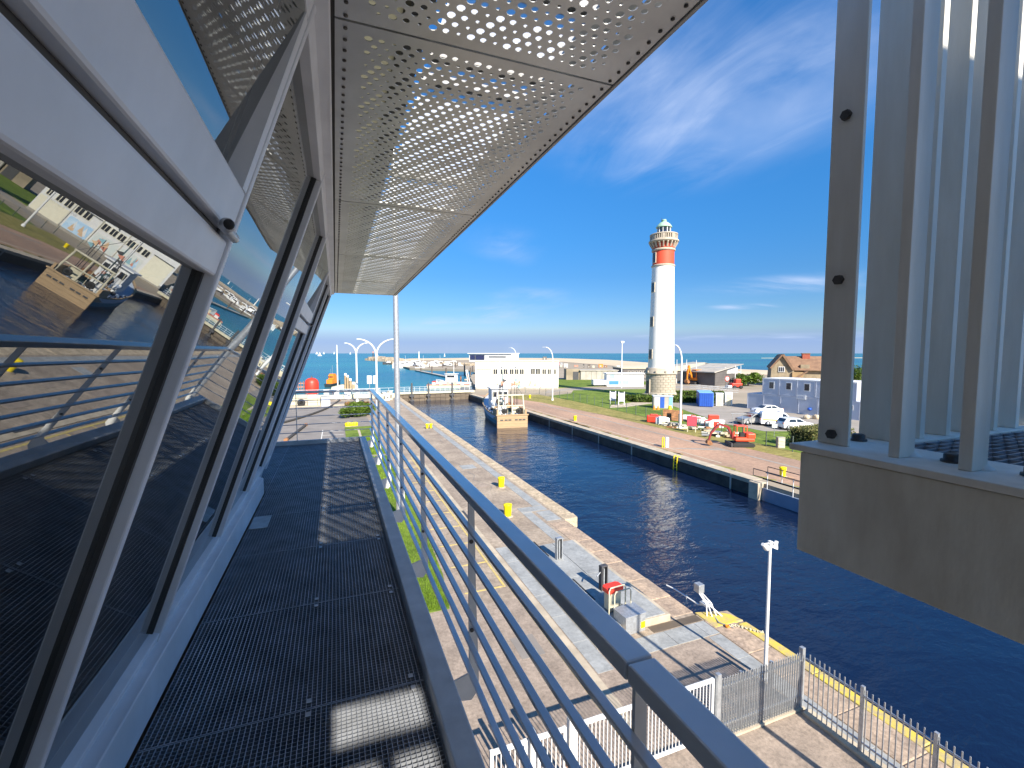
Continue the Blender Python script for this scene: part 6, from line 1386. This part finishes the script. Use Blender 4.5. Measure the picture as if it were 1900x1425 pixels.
for px, py0, py1, yy in ((1446, 690, 680, -0.03), (1485, 684, 677.5, 3.0)):
    f = MB().box(xx(px - 5), xx(px + 5), yy - 0.15, yy, zz(py0), zz(py1)).build('window', m_white, hs)
    for j in (-1, 0, 1): MB().box(xx(px + j * 3 - 1.1), xx(px + j * 3 + 1.1), yy - 0.2, yy - 0.151, zz(py0 - 1), zz(py1 + 1)).build('pane', m_winglass, f)
b = MB(); b.box(xx(1478), xx(1492), 2.7, 6, zz(686), zz(676.5)); b.build('dormer', m_housestone, hs)
MB().box(xx(1516), xx(1518), 2.9, 3.0, 0, zz(690)).build('downpipe', m_white, hs)
b = MB(); b.extr([(xx(1515), 2.5, 0), (xx(1545), 2.5, 0), (xx(1545), 2.5, zz(683)), (xx(1530), 2.5, zz(668)), (xx(1515), 2.5, zz(690))], (0, 9, 0)); b.build('gable_wall', m_brick, hs)
# two trees seen through the gap beside the corner post
for i, (px, r) in enumerate(((1588, 2.6), (1600, 3.2))):
    p = at(px, 735); t = thing('tree', ('left', 'right')[i] + ' small tree seen through the gap by the corner post', 'tree', p, 0, 'trees beyond the corner post'); MB().tube([(0, 0, 0), (0.1, 0, 2.5), (0.2, 0.1, 4)], [0.25, 0.18, 0.08], 8).build('trunk', m_twig, t); b = MB()
    for k in range(8): leaf_cloud(b, (random.uniform(-r, r) * 0.7, random.uniform(-r, r) * 0.7, random.uniform(3, 5.5)), r * 0.55, 160, 0.25)
    b.build('crown', m_leafdk, t)
# beach yard items right of the white building
yd = ((1041, 682, 5, 5, m_greyconc, 'grey'), (1050, 682, 7, 6.5, m_white, 'white'), (1069, 681, 7, 3, m_mred, 'dull red'), (1036.5, 678, 3, 5, m_red, 'red'), (1083, 683, 2, 7, m_dark, 'dark upright'), (1093, 683, 4.5, 6, m_pile, 'brown'), (1115, 682, 8, 6, m_orange, 'orange'), (1124, 682, 5, 3.5, m_rust, 'rusty'), (1147, 684, 5, 5, m_white, 'small white'), (1101, 683, 4, 4, m_pale, 'cream'), (1011, 668, 7, 6, m_slatebld, 'dark slatted'))
for px, py, w, h, m_, c_ in yd:
    p = at(px, py); k_ = (p.x * _Fh.x + p.y * _Fh.y) / F_PX; t = thing('yard_container', c_ + ' box among the yard items between white building and concrete store', 'container', p, -YAW + random.uniform(-0.3, 0.3), 'boxes in the beach yard'); MB().box(-w * k_ / 2, w * k_ / 2, 0, w * k_ * 0.5, 0.1, h * k_).build('body', m_, t, bevel=0.08); MB().box(-w * k_ / 2 - 0.1, w * k_ / 2 + 0.1, -0.1, w * k_ * 0.5 + 0.1, h * k_, h * k_ + 0.2).build('lid', m_, t); MB().box(-w * k_ * 0.3, w * k_ * 0.1, -0.06, -0.01, 0.3, h * k_ * 0.7).build('door', m_greyconc, t)

# ---------------------------------------------------------------- harbour: pontoons, boats, breakwater
def pontoon(px0, py0, px1, py1, lab, wd=1.6, piles=4):
    a, c = at(px0, py0, WZ), at(px1, py1, WZ); t = thing('pontoon', lab, 'pontoon', (0, 0, WZ), 0, 'marina pontoons'); d = c - a
    MB().beam((a.x, a.y, 0.35), (c.x, c.y, 0.35), wd, 0.5).build('deck', m_greyconc, t); MB().beam((a.x, a.y, 0.06), (c.x, c.y, 0.06), wd * 0.9, 0.2).build('floats', m_dark, t)
    for k in range(piles):
        p = a.lerp(c, (k + 0.5) / piles); MB().tube([(p.x, p.y + 0.8, -1), (p.x, p.y + 0.8, 4.2)], 0.32, 8).build('pile', m_pile, t)
pontoon(773, 688.5, 845, 704, 'nearest long slanting pontoon of the marina', 2.2, 3)
pontoon(760, 686, 858, 685, 'second pontoon row in the marina', 2.5, 4); pontoon(748, 682.5, 870, 682, 'far pontoon row crowded with white boats', 2.5, 3); pontoon(866, 698, 882, 700, 'short pontoon beside the white building', 2.0, 1)
pontoon(862, 706, 884, 706, 'low jetty at the left edge of the white building', 1.5, 0)
for i, (px, py, hgt) in enumerate(((855, 714, 15), (868, 712, 16), (862, 697, 21), (877, 690, 10))):
    p = at(px, py, WZ); t = thing('guide_pile', ('left front', 'right front', 'tall middle', 'rear right')[i] + ' dark guide pile left of the white building', 'pile', p, 0, 'guide piles'); k_ = (p.x * _Fh.x + p.y * _Fh.y) / F_PX; MB().tube([(0, 0, -1), (0, 0, hgt * k_)], 1.3 * k_, 10).build('pile_body', m_pile if i > 1 else m_rust, t); MB().lathe([(1.4 * k_, hgt * k_), (0.2, hgt * k_ + 0.4)], 10).build('pile_cap', m_dark, t)
def small_boat(p, s, rz, lab, mast=False, hullm=None, grp='white boats moored in the marina'):
    t = thing('motor_boat', lab, 'boat', p, rz, grp); b = MB(); secs = []
    for y, w, zt_ in ((0, 1.15, 0.95), (2, 1.3, 1.0), (4.2, 1.15, 1.15), (5.6, 0.6, 1.35), (6.4, 0.05, 1.5)): secs.append([(-w * 0.7 * s, y * s, -0.2 * s), (-w * s, y * s, zt_ * s), (w * s, y * s, zt_ * s), (w * 0.7 * s, y * s, -0.2 * s)])
    b.loft(secs, sm=False); b.build('hull', hullm or m_white, t)
    b = MB(); b.extr([(-0.8 * s, 1.8 * s, 0.9 * s), (-0.8 * s, 4.4 * s, 1.05 * s), (-0.7 * s, 3.6 * s, 2.0 * s), (-0.7 * s, 2.0 * s, 2.0 * s)], (1.55 * s, 0, 0)); c_ = b.build('cabin', m_white, t); MB().box(-0.83 * s, 0.8 * s, 2.1 * s, 3.4 * s, 1.35 * s, 1.75 * s).build('cabin_window', m_winglass, c_)
    if mast: MB().tube([(0, 3.0 * s, 1), (0, 3.0 * s, mast)], 0.07, 6).build('mast', m_white, t)
wherex = ('first', 'second', 'third', 'fourth', 'fifth', 'sixth', 'seventh', 'eighth', 'ninth', 'tenth', 'eleventh', 'twelfth', 'thirteenth')
for i in range(13):
    px = 752 + i * 8.6; py = 681.2 + 1.2 * (i % 2); p = at(px, py, WZ)
    small_boat(p, random.uniform(1.3, 2.0), R(random.uniform(60, 110)) if i % 3 else R(10), wherex[i] + ' white boat from the left along the far marina pontoon', False, (m_white, m_white, m_white, m_hullpale, m_white, m_dark)[i % 6])
for i in range(13):
    p = at(757 + i * 8.2, 678.6 + 0.8 * (i % 2), WZ); small_boat(p, random.uniform(1.6, 2.4), R(random.uniform(70, 115)), wherex[i] + ' white boat from the left in the rearmost marina row', 9 if i % 4 == 1 else False, (m_white, m_white, m_hullpale, m_white, m_blue)[i % 5])
small_boat(at(793, 686, WZ), 1.3, R(100), 'white boat alone on the second marina pontoon'); small_boat(at(730, 676, WZ), 1.6, R(95), 'dark hulled boat by the rocks left of the mast', False, m_dark)
# white fishing boat nearer the gate
fb = thing('fishing_boat', 'white fishing boat with gantry beyond the lock gate', 'boat', at(845, 716, WZ), R(62)); secs = []
for y, w, zt_ in ((-5, 1.8, 1.2), (0, 2.0, 1.25), (4, 1.6, 1.7), (6.5, 0.08, 2.2)): secs.append([(-w * 0.7, y, -0.3), (-w, y, zt_), (w, y, zt_), (w * 0.7, y, -0.3)])
MB().loft(secs, sm=False).build('hull', m_white, fb); c_ = MB().box(-1.2, 1.2, -0.5, 3.0, 1.2, 3.9).build('wheelhouse', m_white, fb, bevel=0.1); MB().box(-1.22, 1.22, 0.0, 2.5, 2.8, 3.5).build('window_band', m_winglass, c_); MB().box(-1.5, 1.5, -0.8, 3.3, 3.9, 4.05).build('roof', m_white, fb)
for s_ in (-1, 1): MB().tube([(s_ * 1.5, -4.5, 1.2), (s_ * 1.0, -3.8, 5.2)], 0.12, 6).build('gantry_leg', m_white, fb)
MB().tube([(-1, -3.8, 5.2), (1, -3.8, 5.2)], 0.12, 6).build('gantry_beam', m_white, fb); MB().tube([(0, 0.5, 4), (0, 0.5, 8)], 0.09, 6).build('mast', m_white, fb)
t = thing('inflatable', 'bright red inflatable boat beside the white fishing boat', 'boat', at(815, 713, WZ) , R(-15)); b = MB()
for s_ in (-1, 1): b.tube([(-2.0, s_ * 0.7, 0.7), (1.2, s_ * 0.7, 0.7), (2.2, 0, 0.95)], 0.45, 10)
b.tube([(-2, -0.7, 0.7), (-2, 0.7, 0.7)], 0.45, 10); b.build('tube', m_red, t); MB().box(-1.9, 1.4, -0.6, 0.6, 0.4, 0.6).build('floor', m_dark, t)
t = thing('work_barge', 'low pale work barge beyond the lock gate', 'barge', at(832, 719, WZ), R(-15)); MB().box(-6.5, 6.5, -2, 2, -0.3, 0.8).build('hull', m_pale, t, bevel=0.1); MB().box(-6.6, 6.6, -2.05, 2.05, 0.8, 0.95).build('rub_rail', m_mred, t)
for k in range(5): MB().box(-5 + k * 2.2, -4 + k * 2.2, -0.8, 0.4, 0.95, 1.6 + 0.3 * (k % 2)).build('deck_box', (m_white, m_pale, m_greyconc, m_sand, m_white)[k], t)
# orange pilot boat and mooring dolphins
pb = thing('pilot_boat', 'orange cabined pilot boat with dark green hull at the left', 'boat', at(619, 717, WZ), R(-25)); pb.scale = (0.6, 0.6, 0.6); secs = []
for y, w, zt_ in ((-7, 1.9, 1.7), (-2, 2.3, 1.8), (4, 1.9, 2.3), (8, 0.1, 3.0)): secs.append([(-w * 0.7, y, -0.3), (-w, y, zt_), (w, y, zt_), (w * 0.7, y, -0.3)])
MB().loft(secs, sm=False).build('hull', m_hulldark, pb); c_ = MB().box(-1.6, 1.6, -5, 2, 1.7, 3.9).build('cabin', m_orange, pb, bevel=0.15); c2 = MB().box(-1.4, 1.4, -3.2, 1.2, 3.9, 6.2).build('wheelhouse', m_orange, pb, bevel=0.2)
for x in (-0.85, 0.0, 0.85): MB().box(x - 0.33, x + 0.33, -3.3, -3.21, 4.9, 5.7).build('window', m_winglass, c2)
MB().box(-1.2, 1.2, -2.6, 0.6, 6.2, 6.9).build('upper_bridge', m_orange, pb, bevel=0.15); MB().tube([(0, -1, 6.9), (0, -1, 11.5)], 0.07, 6).build('mast', m_galv, pb); MB().tube([(-0.9, -1, 6.9), (-0.9, -1, 9.5)], 0.05, 6).build('aerial', m_galv, pb)
t = thing('jetty_ramp', 'pale sloping jetty ramp at the foot of the dolphins', 'ramp', at(635, 722, WZ)); b = MB(); b.extr([(-3, 0, 0), (4, 0, 0), (4, 0, 1.9), (3, 0, 1.9), (-3, 0, 0.5)], (0, 4, 0)); b.build('ramp_body', m_pale, t); MB().box(3.9, 4.0, -0.2, 4.2, 1.9, 2.5).build('parapet', m_greyconc, t)
for i, (px, pt) in enumerate(((641.5, 692.5), (645.5, 696), (650.5, 702), (656, 709))):
    p = at(px, 722 + i * 0.5, WZ); t = thing('mooring_dolphin', ('tallest', 'second tallest', 'third', 'lowest')[i] + ' of four wooden dolphins with white conical caps', 'pile', p, 0, 'mooring dolphins'); k_ = (p.x * _Fh.x + p.y * _Fh.y) / F_PX; z1 = upto(p, px, pt) - WZ
    MB().lathe([(2.3 * k_, -1), (2.2 * k_, z1 - 0.6)], 14).build('pile_body', m_wood, t); MB().lathe([(2.6 * k_, z1 - 0.6), (0.3, z1)], 14).build('cap', m_white, t)
# far jetty, its lights and the breakwater rocks
t = thing('jetty_beacon', 'white triangular beacon on the jetty head', 'beacon', at(700, 667, WZ)); k_ = 1.0; p = at(700, 667, WZ); k_ = p.length / F_PX; MB().lathe([(4.2 * k_, 0), (0.4 * k_, 10 * k_), (0.3 * k_, 13 * k_)], 4, sm=False).build('body', m_white, t); MB().lathe([(0.9 * k_, 13 * k_), (0.9 * k_, 14.5 * k_), (0.1, 15.5 * k_)], 8).build('lantern', m_white, t)
p = at(692.5, 667.5, WZ); t = thing('jetty_light', 'thin dark light tower left of the white beacon', 'beacon', p); k_ = p.length / F_PX; MB().lathe([(1.5 * k_, 0), (0.9 * k_, 8 * k_), (0.8 * k_, 12 * k_)], 8).build('body', m_dark, t); MB().lathe([(1.1 * k_, 12 * k_), (1.1 * k_, 14 * k_), (0.1, 15 * k_)], 8).build('lantern', m_mred, t)
bw = MB(); path = [at(690, 668.5, WZ), at(706, 669.5, WZ), at(722, 670.5, WZ), at(735, 672, WZ), at(742, 676, WZ)]
def rocks(b, path, n, spread, smin, smax):
    for _ in range(n):
        f = random.random() * (len(path) - 1); i = min(int(f), len(path) - 2); p = path[i].lerp(path[i + 1], f - i); s_ = random.uniform(smin, smax) * (1 + p.length / 500)
        c = p + Vector((random.uniform(-spread, spread), random.uniform(-spread, spread), random.uniform(-0.3, 1.0))); m4 = Matrix.Rotation(random.uniform(0, 6), 4, 'Z') @ Matrix.Rotation(random.uniform(-0.6, 0.6), 4, 'X')
        b.hexa([c + m4 @ Vector((x * s_ * random.uniform(0.7, 1.2), y * s_, z * s_ * 0.7)) for x, y, z in ((-1, -1, -1), (1, -1, -1), (1, 1, -1), (-1, 1, -1), (-.7, -.7, 1), (.7, -.7, 1), (.7, .7, 1), (-.7, .7, 1))])
rocks(bw, path, 420, 5, 1.0, 2.4); rocks(bw, [at(742, 677, WZ), at(790, 679.5, WZ), at(884, 681, WZ)], 260, 4, 0.8, 1.8)
tag(bw.build('breakwater_rocks', m_rock), 'brown boulders of the breakwater behind the marina', 'rocks', kind='stuff')
# sailing boats out at sea
sails = ((588, 656.2, 3, 4), (593.5, 659.5, 5, 6.5), (601, 656, 2, 4), (620, 656, 1.6, 4.5), (650, 656.4, 1.8, 4), (825, 660.5, 2, 6.5))
for i, (px, py, w, h) in enumerate(sails):
    p = at(px, py + 0.9, WZ); k_ = p.length / F_PX; t = thing('sailing_boat', ('leftmost tiny', 'largest', 'third', 'fourth', 'fifth', 'rightmost lone')[i] + ' white sailing boat far out at sea', 'sailing boat', p, -YAW, 'sailing boats on the horizon'); MB().box(-w * k_ * 0.7, w * k_ * 0.7, -w * k_ * 0.2, w * k_ * 0.2, -0.2, 0.9 * k_).build('hull', m_white, t); b = MB(); b.extr([(-w * k_ * 0.5, 0, 1.2 * k_), (w * k_ * 0.45, 0, 1.2 * k_), (0, 0, h * k_)], (0, 0.15 * k_, 0)); b.build('sail', m_white, t)
t = thing('channel_mast', 'thin white mast on the far breakwater above the marina', 'mast', at(777.5, 667.5)); p = at(777.5, 667.5); MB().tube([(0, 0, 0), (0, 0, upto(p, 777.5, 652))], [0.8, 0.5], 6).build('pole', m_white, t); MB().lathe([(1.4, 0), (0.9, 1)], 8).build('base', m_greyconc, t)
